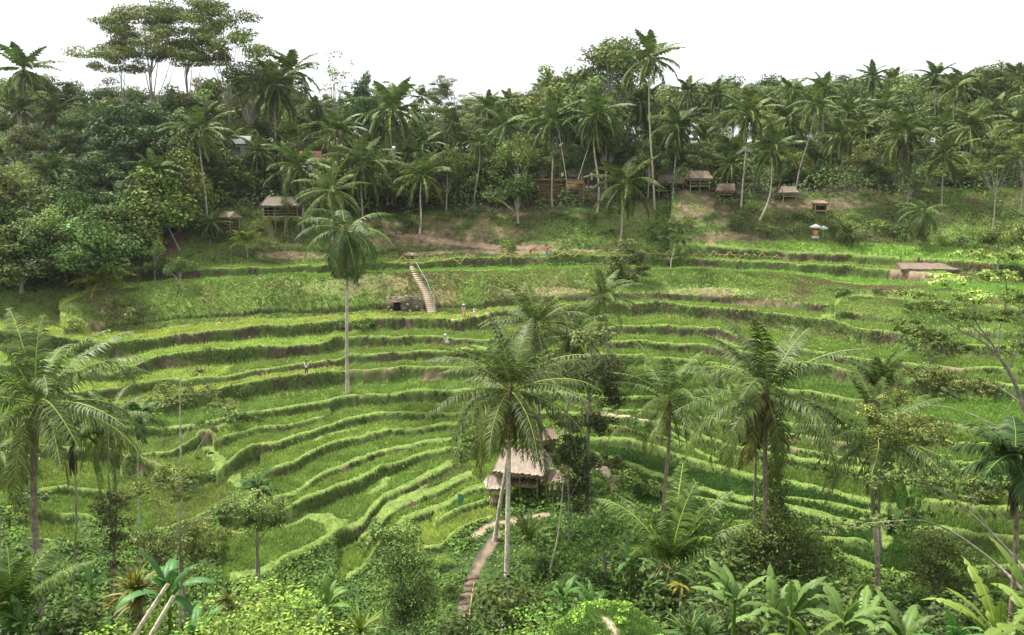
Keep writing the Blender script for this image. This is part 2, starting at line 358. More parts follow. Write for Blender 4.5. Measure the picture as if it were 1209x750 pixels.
# low earth walls that curl between the paddies
for pts, wd_ in [([(300,528),(285,536),(277,546),(277,556),(285,568),(297,579),(306,586),(322,590),(332,588)], .8), ([(338,605),(362,597),(383,600),(392,611),(397,624),(390,637),(366,652),(340,664)], .9),
        ([(318,680),(340,664),(366,652),(388,640),(402,630),(430,620),(440,606),(453,591),(472,581),(492,571)], 1.1), ([(402,630),(398,622),(402,612)], .8), ([(424,680),(438,670),(442,655),(454,641),(466,624)], .8),
        ([(150,536),(178,546),(196,556),(216,564),(245,562),(258,556),(262,545),(252,530),(240,512)], .7), ([(30,605),(66,610),(104,612),(116,620),(112,628),(132,631),(160,634),(200,628),(232,615),(262,601),(292,590)], .8),
        ([(30,640),(76,642),(85,652),(90,690)], .8), ([(446,552),(456,558),(452,568),(438,572)], .6), ([(452,552),(470,548)], .6), ([(420,500),(380,507),(372,515)], .5), ([(236,512),(262,500),(300,487)], .6),
        ([(790,504),(812,520),(846,540)], .5), ([(845,388),(870,404),(905,408)], .6), ([(990,352),(975,372),(990,384)], .8), ([(540,412),(560,405),(575,410)], .6), ([(930,620),(948,640),(985,648)], .7), ([(1035,640),(1050,620),(1040,604)], .6)]:
    P = []
    for u_, v_ in pts: Yp = float(DD(u_, v_)); P.append((float(au(u_, v_)) * Yp, Yp))
    m, dd = poly_dist(np.array(P)); w_ = np.clip((wd_ - dd) / .35, 0, 1); H[m] += .16 * w_ * (1 - RIS[m]); LEV[m] = np.maximum(LEV[m], w_ * (RIS[m] < .3))
PU, PV = px_of(XX, np.maximum(YY, 5), H)
FIELD = (KI == 0) & (PV > np.interp(PU, [790, 800, 880, 1000, 1130, 1170, 1209], [290, 287, 284, 286, 293, 298, 303]) + (fbm(XX, YY, 2, 44, 2) - .5) * 3) & (YY < 160)
SLOPE = np.where(KI == 0, ~FIELD, SLOPE)
KI = np.where((KI == 0) & ~FIELD, -2, KI)

def ground_z(x, y):
    x = np.asarray(x, float); y = np.asarray(y, float); a = x / Wd(y)
    i = np.clip(np.interp(a, A, np.arange(NA)), 0, NA - 1.001); k = np.clip(np.interp(y, YS, np.arange(NY)), 0, NY - 1.001)
    i0 = i.astype(int); k0 = k.astype(int); fi = i - i0; fk = k - k0
    return (H[i0, k0] * (1 - fi) + H[i0 + 1, k0] * fi) * (1 - fk) + (H[i0, k0 + 1] * (1 - fi) + H[i0 + 1, k0 + 1] * fi) * fk
def ground_at(u, Y):
    """point of the ground on image column u at forward distance Y"""
    t = .2
    for _ in range(5):
        x = (u - 604.5) / F * (math.cos(PITCH) + t * math.sin(PITCH)) * Y; z = float(ground_z(x, Y)); t = -z / Y
    return Vector((x, Y, z))
def hit(u, v, ymin=40.0):
    """where the line of sight through pixel (u, v) meets the ground"""
    a = float(au(u, v)); t = float(tv(v)); Yc = np.arange(ymin, 230, .1); z = ground_z(a * np.maximum(Yc, 0) , Yc)
    k = np.argmax(z > -t * Yc)
    return Vector((a * Yc[k], Yc[k], float(z[k])))

# colour of the ground, with shade put into the riser greens
def C3(c): return np.array(c)[None, None, :]
n1 = fbm(XX, YY, 3.0, 11, 4)[..., None]; n2 = fbm(XX, YY, .9, 21, 3)[..., None]; n3 = fbm(XX, YY, 9., 31, 3)[..., None]
cropc = np.zeros((NA, NY, 3)) + C3((.10, .13, .04))
for k, (pts, col, op) in enumerate(LIPS):
    m = KI == k; cropc[m] = np.array(col) * np.array([1 + .06 * math.sin(k * 2.1), 1, 1])
    if 'c2' in op:
        PJ = PU + (fbm(XX, YY, 2.5, 71, 2) - .5) * 40 + (PV - 400) * .5; m2 = m & (PJ > op['c2'][0]) & (PJ < op['c2'][1]); cropc[m2] = op['c2'][2]
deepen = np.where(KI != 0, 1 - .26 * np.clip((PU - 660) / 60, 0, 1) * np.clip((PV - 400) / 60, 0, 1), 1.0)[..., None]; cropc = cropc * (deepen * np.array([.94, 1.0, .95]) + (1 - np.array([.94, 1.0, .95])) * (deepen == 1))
grassc = C3((.16, .235, .06)) * (.6 + .8 * n1); oliv = C3((.125, .13, .05)); soilb = C3((.075, .062, .038)); soild = C3((.045, .038, .024)); nr = n1 * .55 + n2 * .45
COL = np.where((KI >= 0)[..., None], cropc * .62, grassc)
slm = np.clip(SLOPE[..., None] * 1.0, 0, 1); wl = grassc * (1 - np.clip((n3 - .5) * 5, 0, 1)) + (soilb * .8) * np.clip((n3 - .5) * 5, 0, 1)
COL = COL * (1 - slm) + wl * slm
bk = BNK[..., None]; COL = COL * (1 - bk) + bk * (C3((.20, .29, .07)) * (.55 + .9 * n1) * (1 - np.clip((n3 - .52) * 6, 0, .8)) + C3((.24, .20, .095)) * np.clip((n3 - .52) * 6, 0, .8))
rr = RIS[..., None]; bt = .40 + .09 * np.clip((470 - PV) / 60, 0, 1)[..., None]; rcol = np.where(nr < 1 - bt, grassc * .44, np.where(nr < 1.04 - bt, oliv * .45, np.where(n2 > .5, soilb * .9, soild))); COL = COL * (1 - rr) + rcol * rr  # riser grass and olive darkened in colour to stand for shade
lv = LEV[..., None]; COL = COL * (1 - lv) + C3((.155, .225, .052)) * (.8 + .4 * n2) * lv
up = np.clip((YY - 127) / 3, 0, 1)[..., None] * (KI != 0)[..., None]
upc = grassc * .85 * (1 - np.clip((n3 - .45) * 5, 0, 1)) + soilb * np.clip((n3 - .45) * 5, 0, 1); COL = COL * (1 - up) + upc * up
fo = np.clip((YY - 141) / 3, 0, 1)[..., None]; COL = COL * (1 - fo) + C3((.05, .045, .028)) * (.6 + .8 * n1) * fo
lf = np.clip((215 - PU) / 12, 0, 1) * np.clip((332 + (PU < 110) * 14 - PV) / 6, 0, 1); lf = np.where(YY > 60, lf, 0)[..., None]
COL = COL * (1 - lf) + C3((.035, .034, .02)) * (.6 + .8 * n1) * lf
vb = (KI < 0) & (YY < 70); COL[vb] = (C3((.05, .085, .025)) * (.5 + n1))[vb]
BLOB = np.zeros((NA, NY))
for (bx, by, rx, ry, s) in [(345,302,48,6,1),(545,284,40,6,1),(570,266,14,12,1),(600,250,70,6,1),(520,275,30,8,.8),(690,226,50,14,1),(700,255,30,6,.7),(820,248,30,22,.9),(760,250,18,10,.9),
        (855,282,50,9,1),(965,241,75,7,1.2),(560,292,70,4,.8),(430,266,50,7,1),(480,286,60,7,1),(590,275,50,8,.8),(520,262,40,6,.9),(740,262,40,12,.7),(850,255,25,14,.8),(890,288,40,7,.7),(640,290,30,6,.8),(900,305,60,4,.3),(440,335,45,12,.9),(400,340,50,10,.7),(520,350,30,8,.7),
        (840,345,60,6,.7),(900,360,50,6,.9),(1130,428,60,10,.7),(1140,600,60,18,.7),(185,545,12,6,.8),(250,520,14,16,.6),(205,285,14,16,1),(440,440,40,10,.6),(510,447,14,10,.9),(110,385,20,8,.7),(150,420,20,8,.7),(210,430,20,8,.6),(690,410,30,14,.8),(640,345,60,8,.6),(960,525,90,12,.35),(60,330,60,10,.6)]:
    d = ((PU - bx) / rx) ** 2 + ((PV - by) / ry) ** 2; BLOB = np.maximum(BLOB, s * np.clip(1.25 - d, 0, 1))
bm = (np.clip((BLOB * 1.25 + (n2[..., 0] - .5) * 1.6 + (n1[..., 0] - .5)) - .35, 0, 1) * (YY > 60))[..., None]
COL = COL * (1 - bm) + (C3((.195, .148, .09)) * (.35 + 1.2 * n2)) * bm
def smooth_col(c): return c
PATHS = [([(545,752),(548,720),(556,690),(568,660),(580,642),(583,636)], .45, (.10, .085, .07)),
         ([(548,716),(556,692),(568,664),(582,640),(588,630)], .28, (.20, .15, .105)),
         ([(560,634),(575,622),(600,616),(634,611),(645,608)], .32, (.33, .26, .175)),
         ([(705,548),(722,566),(727,575),(724,583)], .4, (.32, .25, .17)),
         ([(535,377),(548,375),(575,370)], .3, (.42, .35, .24)),
         ([(385,270),(430,273),(470,277),(500,281),(560,290),(640,292)], .5, (.28, .20, .13)),
         ([(480,300),(600,298),(700,297)], .5, (.24, .19, .12)),
         ([(215,275),(205,292),(190,303)], .8, (.20, .13, .08)),
         ([(1055,319),(1110,325),(1140,327)], .45, (.28, .20, .135)),
         ([(690,486),(740,492),(770,497)], .25, (.34, .30, .20))]
PD = np.zeros((NA, NY)); 
for pts, wdt, pc in PATHS:
    w3 = [hit(x, min(y, 749)) for x, y in pts]; P = np.array([[p.x, p.y] for p in w3]); D2 = np.full((NA, NY), 1e9)
    x0, x1 = P[:, 0].min() - 3, P[:, 0].max() + 3; y0, y1 = P[:, 1].min() - 3, P[:, 1].max() + 3
    m = (XX > x0) & (XX < x1) & (YY > y0) & (YY < y1); q = np.stack([XX[m], YY[m]], -1); dd = np.full(len(q), 1e9)
    for s0, s1 in zip(P[:-1], P[1:]):
        e = s1 - s0; t = np.clip(((q - s0) @ e) / (e @ e + 1e-9), 0, 1); dd = np.minimum(dd, np.hypot(*(q - s0 - t[:, None] * e).T))
    dd += (vnoise(q[:, 0] * 2, q[:, 1] * 2, 3) - .5) * .35
    w_ = np.clip((wdt + .12 - dd) / .2, 0, 1); PD[m] = np.maximum(PD[m], w_); COL[m] = COL[m] * (1 - w_[:, None]) + np.array(pc) * (.8 + .4 * n2[m]) * w_[:, None]
COL = np.clip(COL, .004, .8)
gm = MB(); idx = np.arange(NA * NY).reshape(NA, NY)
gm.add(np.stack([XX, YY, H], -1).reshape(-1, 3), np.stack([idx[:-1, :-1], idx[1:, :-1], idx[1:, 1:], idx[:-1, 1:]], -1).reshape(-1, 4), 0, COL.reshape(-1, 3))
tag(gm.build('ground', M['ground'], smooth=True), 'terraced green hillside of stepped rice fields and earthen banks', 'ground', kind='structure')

# ------------------------------------------------------------------ rice, grass, weeds: uncountable
def scatter(n, y0, y1, pick, seed, power=1.2, amax=.84):
    r = np.random.default_rng(seed); q = r.random(n); e = 1 - power
    Y = (y0 ** e + q * (y1 ** e - y0 ** e)) ** (1 / e) if abs(e) > 1e-3 else y0 * (y1 / y0) ** q
    a = r.uniform(-amax, amax, n); X = a * Y
    i = np.clip(np.rint(np.interp(a, A, np.arange(NA))).astype(int), 0, NA - 1); k = np.rint(np.interp(Y, YS, np.arange(NY))).astype(int)
    m = pick(i, k, r); X, Y, i, k = X[m], Y[m], i[m], k[m]
    return X, Y, ground_z(X, Y), i, k, r
def blades(name, X, Y, Z, h, w, lean, col, r, mat, nb=2, label=None, cat=None):
    n = len(X); mb = MB()
    for b in range(nb):
        th = r.uniform(0, 2 * math.pi, n); dx = np.cos(th); dy = np.sin(th); hh = h * r.uniform(.6, 1.25, n); ww = w * r.uniform(.7, 1.3, n)
        lx = lean * r.normal(0, 1, n) * hh; ly = lean * r.normal(0, 1, n) * hh; ox = r.normal(0, .06, n); oy = r.normal(0, .06, n)
        p0 = np.stack([X + ox - dx * ww, Y + oy - dy * ww, Z - .04], -1); p1 = np.stack([X + ox + dx * ww, Y + oy + dy * ww, Z - .04], -1)
        p2 = np.stack([X + ox + lx, Y + oy + ly, Z + hh], -1)
        v = np.stack([p0, p1, p2], 1).reshape(-1, 3); c = np.repeat(col * r.uniform(.82, 1.18, (n, 1)), 3, 0)
        mb.add(v, np.arange(3 * n).reshape(-1, 3), 0, c)
    return tag(mb.build(name, mat), label, cat, kind='stuff')
SOFT = 1.0
def pk_rice(i, k, r): return (KI[i, k] >= 0) & (LEV[i, k] < .3) & (RIS[i, k] < .2) & (BNK[i, k] < .5) & (~SLOPE[i, k]) & (PD[i, k] < .2)
X, Y, Z, i, k, r = scatter(530000, 44, 146, pk_rice, 1)
cc = cropc[i, k] * (.75 + .5 * fbm(X, Y, 1.5, 77, 2))[:, None]
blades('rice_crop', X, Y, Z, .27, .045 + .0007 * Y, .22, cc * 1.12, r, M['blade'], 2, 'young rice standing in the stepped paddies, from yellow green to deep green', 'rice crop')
def pk_grass(i, k, r):
    p = np.where(RIS[i, k] > .3, np.where(fbm(XX[i, k], YY[i, k], 3, 95, 2) > .48, .75, .12), 0); p = np.maximum(p, LEV[i, k] * .5); p = np.where(BNK[i, k] > .4, 0, p); p = np.maximum(p, SLOPE[i, k] * .75)
    p = np.where(BLOB[i, k] > .3, p * .25, p); return (r.random(len(i)) < p) & (PD[i, k] < .3)
X, Y, Z, i, k, r = scatter(500000, 44, 141, pk_grass, 2)
g = fbm(X, Y, 4, 51, 3)[:, None]; g2 = fbm(X, Y, 1.2, 52, 2)[:, None]
cc = np.array([.32, .40, .11]) * (1 - g) + np.array([.21, .31, .075]) * g; cc = np.where(g2 > .56, np.array([.19, .19, .075]), cc) * (.7 + .6 * g2)
short = np.where(LEV[i, k] > .3, .06, .22); cc = np.where((LEV[i, k] > .3)[:, None], cc * np.array([.63, .63, .52]), cc); cc = np.where((RIS[i, k] > .3)[:, None] & (LEV[i, k] < .3)[:, None], cc * .44, cc); cc = np.where((BNK[i, k] > .3)[:, None], cc * (.5 + .5 * fbm(X, Y, 7, 58, 2))[:, None], cc)  # blades on risers get their shade by a darker colour
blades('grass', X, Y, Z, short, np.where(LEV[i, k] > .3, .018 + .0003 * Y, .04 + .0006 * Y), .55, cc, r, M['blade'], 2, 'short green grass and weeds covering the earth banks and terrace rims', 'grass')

def pk_bank(i, k, r):
    p = (BNK[i, k] > .4) * .95 + (SLOPE[i, k] & (YS[k] > 96)) * .6; return (r.random(len(i)) < np.where(BLOB[i, k] > .35, p * .2, p)) & (PD[i, k] < .3)
X, Y, Z, i, k, r = scatter(900000, 80, 141, pk_bank, 12, 1.0)
g = fbm(X, Y, 3.2, 151, 3)[:, None]; g2 = fbm(X, Y, 6.5, 152, 2)[:, None]; cc = np.array([.30, .40, .10]) * (1 - g) + np.array([.20, .30, .075]) * g
cc = cc * (1 - np.clip((g2 - .52) * 7, 0, 1)) + np.array([.235, .215, .10]) * np.clip((g2 - .52) * 7, 0, 1); cc = np.where(g > .64, np.array([.13, .21, .055]), cc)
blades('bank_grass', X, Y, Z, .22, .045, .5, cc, r, M['blade'], 2, 'longer rough grass with straw patches on the big upper bank', 'grass')
# ------------------------------------------------------------------ plant builders
def unit(v): return v / (np.linalg.norm(v, axis=-1, keepdims=True) + 1e-9)
def frond(mb, o, az, el, L, droop, pairs, ll, r, lw=.045, hang=.55, col=(1, 1, 1), rcol=(3.0, 2.8, 2.0), seg=8, near=True, rw=.035, vee=.35, s0=.14):
    s = np.linspace(0, 1, seg + 1); ang = el - droop * s ** 1.5
    dl = L / seg; am = (ang[:-1] + ang[1:]) / 2
    hx = np.concatenate([[0], np.cumsum(np.cos(am) * dl)]); hz = np.concatenate([[0], np.cumsum(np.sin(am) * dl)])
    side_sway = r.normal(0, .10) * L * s ** 2
    d = np.array([math.cos(az), math.sin(az), 0]); q = np.array([-math.sin(az), math.cos(az), 0])
    P = np.asarray(o) + hx[:, None] * d + side_sway[:, None] * q + hz[:, None] * np.array([0, 0, 1.])
    mb.tube(P, rw * (1 - .85 * s) + .006, 3, 1, rcol, cap=False)
    t = np.repeat(np.linspace(s0, .995, pairs), 2) + r.normal(0, .006, pairs * 2); t = np.clip(t, 0, 1); sg = np.tile([1., -1.], pairs)
    R = np.stack([np.interp(t, s, P[:, c]) for c in range(3)], -1); a_ = np.interp(t, s, ang)
    fw = np.cos(a_)[:, None] * d + np.sin(a_)[:, None] * np.array([0, 0, 1.]); up = -np.sin(a_)[:, None] * d + np.cos(a_)[:, None] * np.array([0, 0, 1.])
    ln = ll * (.35 + .75 * np.sin(np.clip(t * 1.05, 0, 1) * math.pi) ** .6) * (1 - .25 * t) * r.uniform(.8, 1.12, len(t))
    fwd = .35 + .75 * t ** 2
    dr = unit(sg[:, None] * q * 1.0 + fw * fwd[:, None] + up * vee + r.normal(0, .10, (len(t), 3)))
    g = hang * r.uniform(.7, 1.3, len(t)); mid = R + dr * (ln * .5)[:, None] - np.array([0, 0, 1.]) * (ln * g * .18)[:, None]
    dr2 = unit(dr - np.array([0, 0, 1.]) * (g * 1.5)[:, None]); tip = mid + dr2 * (ln * .55)[:, None]
    wv = fw * (lw * r.uniform(.75, 1.25, len(t)))[:, None]
    c = np.asarray(col) * r.uniform(.88, 1.12, (len(t), 1)); n = len(t)
    if near:
        V = np.stack([R - wv * .6, R + wv * .6, mid + wv, mid - wv, tip], 1); k = np.arange(n)[:, None] * 5
        mb.add(V.reshape(-1, 3), np.concatenate([k, k + 1, k + 2, k + 3], 1), 0, np.repeat(c, 5, 0))
        i = mb.n - 5 * n; mb.f.append((np.concatenate([k + 3, k + 2, k + 4], 1) + i, 0))
    else:
        V = np.stack([R - wv, R + wv, mid + wv * .8, tip], 1); k = np.arange(n)[:, None] * 4
        mb.add(V.reshape(-1, 3), np.concatenate([k, k + 1, k + 2, k + 3], 1), 0, np.repeat(c, 4, 0))
    return P
NOM = {}
def palm_crown_mesh(seed, nf=26, L=4.4, pairs=52, ll=.95, lw=.035, near=True, elo=-.9, ehi=1.35, droop=(1.0, 1.7), hang=.8, skirt=0, tintv=.16, tone=(1, 1, 1), vee=.25, yellow=.25, seg=8, ps=1.25, heart=True):
    r = np.random.default_rng(seed); mb = MB(); ga = 2.39996; a0 = r.uniform(0, 6)
    for i in range(nf):
        q = (i + .5) / nf; el = (ehi - (.12 if near else .22)) + (elo - ehi + .2) * q ** ps + r.normal(0, .13); az = a0 + i * ga + r.normal(0, .15)
        dr = droop[0] + (droop[1] - droop[0]) * r.random() ; dr *= (.62 + .38 * min(1, q * 1.8)); LL = L * (.80 + .20 * min(1, q * 4)) * r.uniform(.9, 1.08)
        y = max(0, q - .55) * yellow * 2; t = np.array(tone) * r.uniform(1 - tintv, 1 + tintv) * np.array([1 + y * .9, 1 + y * .25, 1 - y * .1])
        frond(mb, (0, 0, r.uniform(-.15, .15)), az, el, LL, dr, pairs, ll, r, lw, hang * (.5 + q), t, near=near, vee=vee, seg=seg)
    for i in range(skirt):
        az = r.uniform(0, 6.28); t = np.array([1.5, 1.0, .75]) * r.uniform(.5, 1.1)
        frond(mb, (0, 0, -.25), az, -1.05 + r.normal(0, .12), L * r.uniform(.5, .85), .5, pairs * 2 // 3, ll * .7, r, lw, 1.3, t, (1.3, .9, .6), near=near, vee=0, seg=seg)
    # fibrous heart where the fronds meet
    if heart: mb.tube([(0, 0, -.75), (0, 0, -.3), (0, 0, .1), (0, 0, .5)], [.15, .22, .18, .06], 7, 2, (.45, .36, .26))
    for i in range(5):
        az = r.uniform(0, 6.28); mb.tube([(0, 0, -.1), (math.cos(az) * .35, math.sin(az) * .35, .0), (math.cos(az) * .6, math.sin(az) * .6, -.5)], [.03, .025, .012], 4, 2, (1.3, 1.1, .7))
    me = mb.mesh('palm_crown', [M['palm'], M['palm'], M['bark']])
    V = np.concatenate([a for a, _ in mb.v]); NOM[me.name] = float(np.percentile(np.hypot(V[:, 0], V[:, 1]), 95)); return me
def nut_mesh():
    bm = bmesh.new(); bmesh.ops.create_icosphere(bm, subdivisions=2, radius=.12, matrix=Matrix.Diagonal((1, 1, 1.25, 1)))
    me = bpy.data.meshes.new('nut'); bm.to_mesh(me); bm.free(); me.materials.append(M['nut'])
    for p in me.polygons: p.use_smooth = True
    return me
M['nut'] = material('coconut', (.20, .17, .05), .5, None, 8, .3)
PALMS_NEAR = [palm_crown_mesh(11, 27, 5.2, 54, .86, .042, True, -.75, 1.45, (.85, 1.5), 1.0, 3, ps=1.0), palm_crown_mesh(12, 27, 5.2, 54, .86, .042, True, -.85, 1.42, (.8, 1.5), 1.0, 10, ps=1.0),
              palm_crown_mesh(13, 24, 5.0, 52, .84, .042, True, -.6, 1.45, (.8, 1.4), .9, 4, ps=1.0)]
PALMS_FAR = [palm_crown_mesh(21 + i, 18 + i % 3 * 3, 4.4, 26, .92, .085, False, -.7 - .15 * (i % 3), 1.42, (.75 + .15 * (i % 2), 1.4 + .12 * (i % 3)), .85, 2 * (i % 3), seg=6, ps=1.0 + .1 * (i % 2)) for i in range(6)]
PALM_DROOP = palm_crown_mesh(41, 24, 4.3, 44, .95, .045, True, -1.25, 1.1, (1.5, 2.1), 1.4, 9, tone=(.68, .74, .74), ps=.9)
PALM_YELLOW = palm_crown_mesh(42, 20, 3.6, 36, .8, .055, False, .0, 1.35, (.9, 1.5), .7, 0, tone=(2.1, 1.75, .9), yellow=.5)
PALM_YOUNG = palm_crown_mesh(43, 13, 5.0, 60, 1.05, .032, True, .15, 1.42, (.6, 1.2), .8, 0, tone=(.9, 1.15, .85), heart=False)
PALM_ARECA = palm_crown_mesh(44, 11, 2.0, 30, .62, .05, True, -.35, 1.3, (.8, 1.5), .7, 0, tone=(.55, .75, .6), yellow=0)
PALM_FISH = palm_crown_mesh(45, 14, 2.5, 40, .85, .06, True, -.6, 1.3, (.8, 1.4), 1.0, 0, tone=(.5, .72, .6), yellow=0, vee=.05)
PALM_UP = palm_crown_mesh(46, 12, 3.6, 46, .75, .04, True, .55, 1.5, (.4, 1.2), .7, 0, tone=(.95, 1.1, .8), yellow=0, heart=False)
NUT = nut_mesh()

def trunk_pts(p, c, bend, r, n=9):
    p = np.array(p); c = np.array(c); s = np.linspace(0, 1, n)[:, None]; L = np.linalg.norm(c - p)
    side = np.array([r.normal(0, 1), r.normal(0, .6), 0]) * L * .012
    return p + (c - p) * s + bend * np.sin(s * math.pi) + side * np.sin(s * math.pi * 2)
def palm(base, top, crown, R, label, group='coconut palms of the valley', name='coconut_palm', nuts=0, tr=.14, bend=0., seed=0, cat='palm tree', rot=None, tcol=(1, 1, 1), tilt=None, nom=4.3, flare=1.7):
    """base, top: world points; R: real crown radius"""
    r = np.random.default_rng(seed + 1000); base = Vector(base) - Vector((0, 0, .3)); root = empty(name, base, 0, label, cat, group)
    loc = Vector(top) - base
    if tr > 0 and loc.length > .6:
        mb = MB(); P = trunk_pts((0, 0, 0), loc - Vector((0, 0, .3)), np.array([bend, 0, 0]), r); s = np.linspace(0, 1, len(P))
        # ring scars: small steps in the radius
        PP = np.stack([np.interp(np.linspace(0, 1, 40), s, P[:, c]) for c in range(3)], -1); k = np.arange(40); ss = k / 39
        rad = tr * (1 - .38 * ss) * (1 + (flare - 1) * np.exp(-ss * 18)) * (1 + .05 * (k % 2)); vc = np.repeat(np.array(tcol) * (.80 + .35 * r.random((40, 1))) * (1.05 - .1 * (k % 2))[:, None], 8, 0)
        mb.tube(PP, rad, 8, 0, (1, 1, 1), cap=False); mb.v[-1] = (mb.v[-1][0], vc.astype(np.float32)); mb.build('trunk', M['bark'], root, True)
    o = link(bpy.data.objects.new('crown', crown), root); o.location = loc; sc = R / NOM[crown.name] * (1.22 if base.y < 100 else 1.06); o.scale = (sc, sc, sc)
    o.rotation_euler = (r.normal(0, .05), r.normal(0, .05), r.uniform(0, 6.28) if rot is None else rot)
    if tilt: o.rotation_euler[0] += tilt[0]; o.rotation_euler[1] += tilt[1]
    if nuts:
        for i in range([0, 11, 8, 5][nuts]):
            az = r.uniform(0, 6.28); q = link(bpy.data.objects.new('coconut', NUT), root); q.scale = (sc * 1.1,) * 3
            q.location = loc + Vector((math.cos(az) * r.uniform(.2, .42), math.sin(az) * r.uniform(.2, .42), -.4 - r.random() * .45)) * sc
    return root

def leaf_quads(mb, C, N, size, r, col, mat=0, aspect=.55, fold=.0):
    """one pointed leaf (4-gon) per centre; N: direction the leaf face looks"""
    n = len(C); N = unit(N); t = unit(np.cross(N, r.normal(0, 1, (n, 3)))); b = np.cross(N, t); sz = (size * r.uniform(.65, 1.35, n))[:, None]
    V = np.stack([C - t * sz * .5, C + b * sz * aspect * .5 + t * sz * .05, C + t * sz * .5 - N * sz * .12, C - b * sz * aspect * .5 + t * sz * .05], 1)
    k = np.arange(n)[:, None] * 4; mb.add(V.reshape(-1, 3), np.concatenate([k, k + 1, k + 2, k + 3], 1), mat, np.repeat(col, 4, 0))
def clump_leaves(mb, cen, rad, n, size, r, tone=(1, 1, 1), flat=1.0, out=1.0, tv_=.2, shell=.45, aspect=.55):
    """leaves through a lobe: dense near its skin"""
    d = unit(r.normal(0, 1, (n, 3))); rr = (shell + (1 - shell) * r.random(n)) ** .8
    P = np.asarray(cen) + d * rr[:, None] * np.asarray(rad); N = d * out + np.array([0, 0, .55]) + r.normal(0, .55, (n, 3))
    col = np.asarray(tone) * (1 + r.normal(0, tv_, (n, 1))).clip(.5, 1.6)
    leaf_quads(mb, P, N, size, r, col, 0, aspect)
def broad_tree_meshes(seed, h=14, cw=5.0, ch=9.0, clumps=34, per=110, leaf=.42, tr=.22, tone=(1, 1, 1), low=.28, style='round', limbs=9, cs=(1.0, 1.9), fork=.35):
    r = np.random.default_rng(seed); cb = MB(); tb = MB(); lean = r.normal(0, .5, 2); cz = h - ch / 2; ends = []
    for i in range(clumps):
        if style == 'umbrella':
            lay = r.integers(0, 4); a = r.uniform(0, 6.28); q = math.sqrt(r.random()) * cw * (1 - .17 * lay); z = h - ch * (.10 + .26 * (3 - lay)) if False else h - ch + ch * (lay + .5) / 4 + r.normal(0, .3)
            z -= (q / cw) ** 2 * 1.2 + r.normal(0, .55); c = np.array([q * math.cos(a) + lean[0], q * math.sin(a) + lean[1], z]); s = r.uniform(*cs); rad = np.array([s * r.uniform(1.3, 2.0), s * r.uniform(1.3, 2.0), s * r.uniform(.35, .6)])
        elif style == 'column':
            z = h - ch * r.random(); q = r.random() * cw * (1 - .5 * abs((z - cz) / ch * 2)); a = r.uniform(0, 6.28); c = np.array([q * math.cos(a), q * math.sin(a), z]); s = r.uniform(*cs); rad = np.array([s, s, s * .9])
        else:
            d = unit(r.normal(0, 1, 3)); d[2] = abs(d[2]) * 1.25 - .38; q = r.random() ** .45
            wob = 1 + .30 * math.sin(3 * math.atan2(d[1], d[0]) + seed) + .15 * math.sin(5 * math.atan2(d[1], d[0]) + seed * 2)
            c = np.array([d[0] * cw * q * wob + lean[0], d[1] * cw * q * wob + lean[1], cz + d[2] * ch / 2 * q]); s = r.uniform(*cs); rad = np.array([s, s, s * .72])
        t = np.array(tone) * r.uniform(.72, 1.25) * np.array([r.uniform(.9, 1.2), 1, r.uniform(.8, 1.1)])
        clump_leaves(cb, c, rad, int(per * s), leaf, r, t); ends.append(c)
    fz = max(.8, (h - ch) * (1 - fork)); top = np.array([lean[0] * .7, lean[1] * .7, cz + ch * .2]); s = np.linspace(0, 1, 8)[:, None]
    P = np.array([0, 0, 0]) * (1 - s) + top * s + np.sin(s * 5 + seed) * np.array([.12, .1, 0]) * s; tb.tube(P, tr * (1 - .8 * s[:, 0]) * (1 + .6 * np.exp(-s[:, 0] * 14)), 7, 0)
    for e in [ends[i] for i in r.permutation(len(ends))[:limbs]]:
        q = min(.85, max(.12, (e[2] - 1.5) / top[2] * r.uniform(.45, .7))); a = np.array([np.interp(q, s[:, 0], P[:, c]) for c in range(3)])
        m = (a + e) / 2 + np.array([0, 0, -.3 if style == 'umbrella' else .3]); tb.tube([a, a * .6 + m * .4, m, e], [tr * .42, tr * .36, tr * .25, tr * .08], 5, 0, cap=False)
    return cb.mesh('tree_crown', [M['leaf']]), tb.mesh('tree_trunk', [M['bark']], True), h
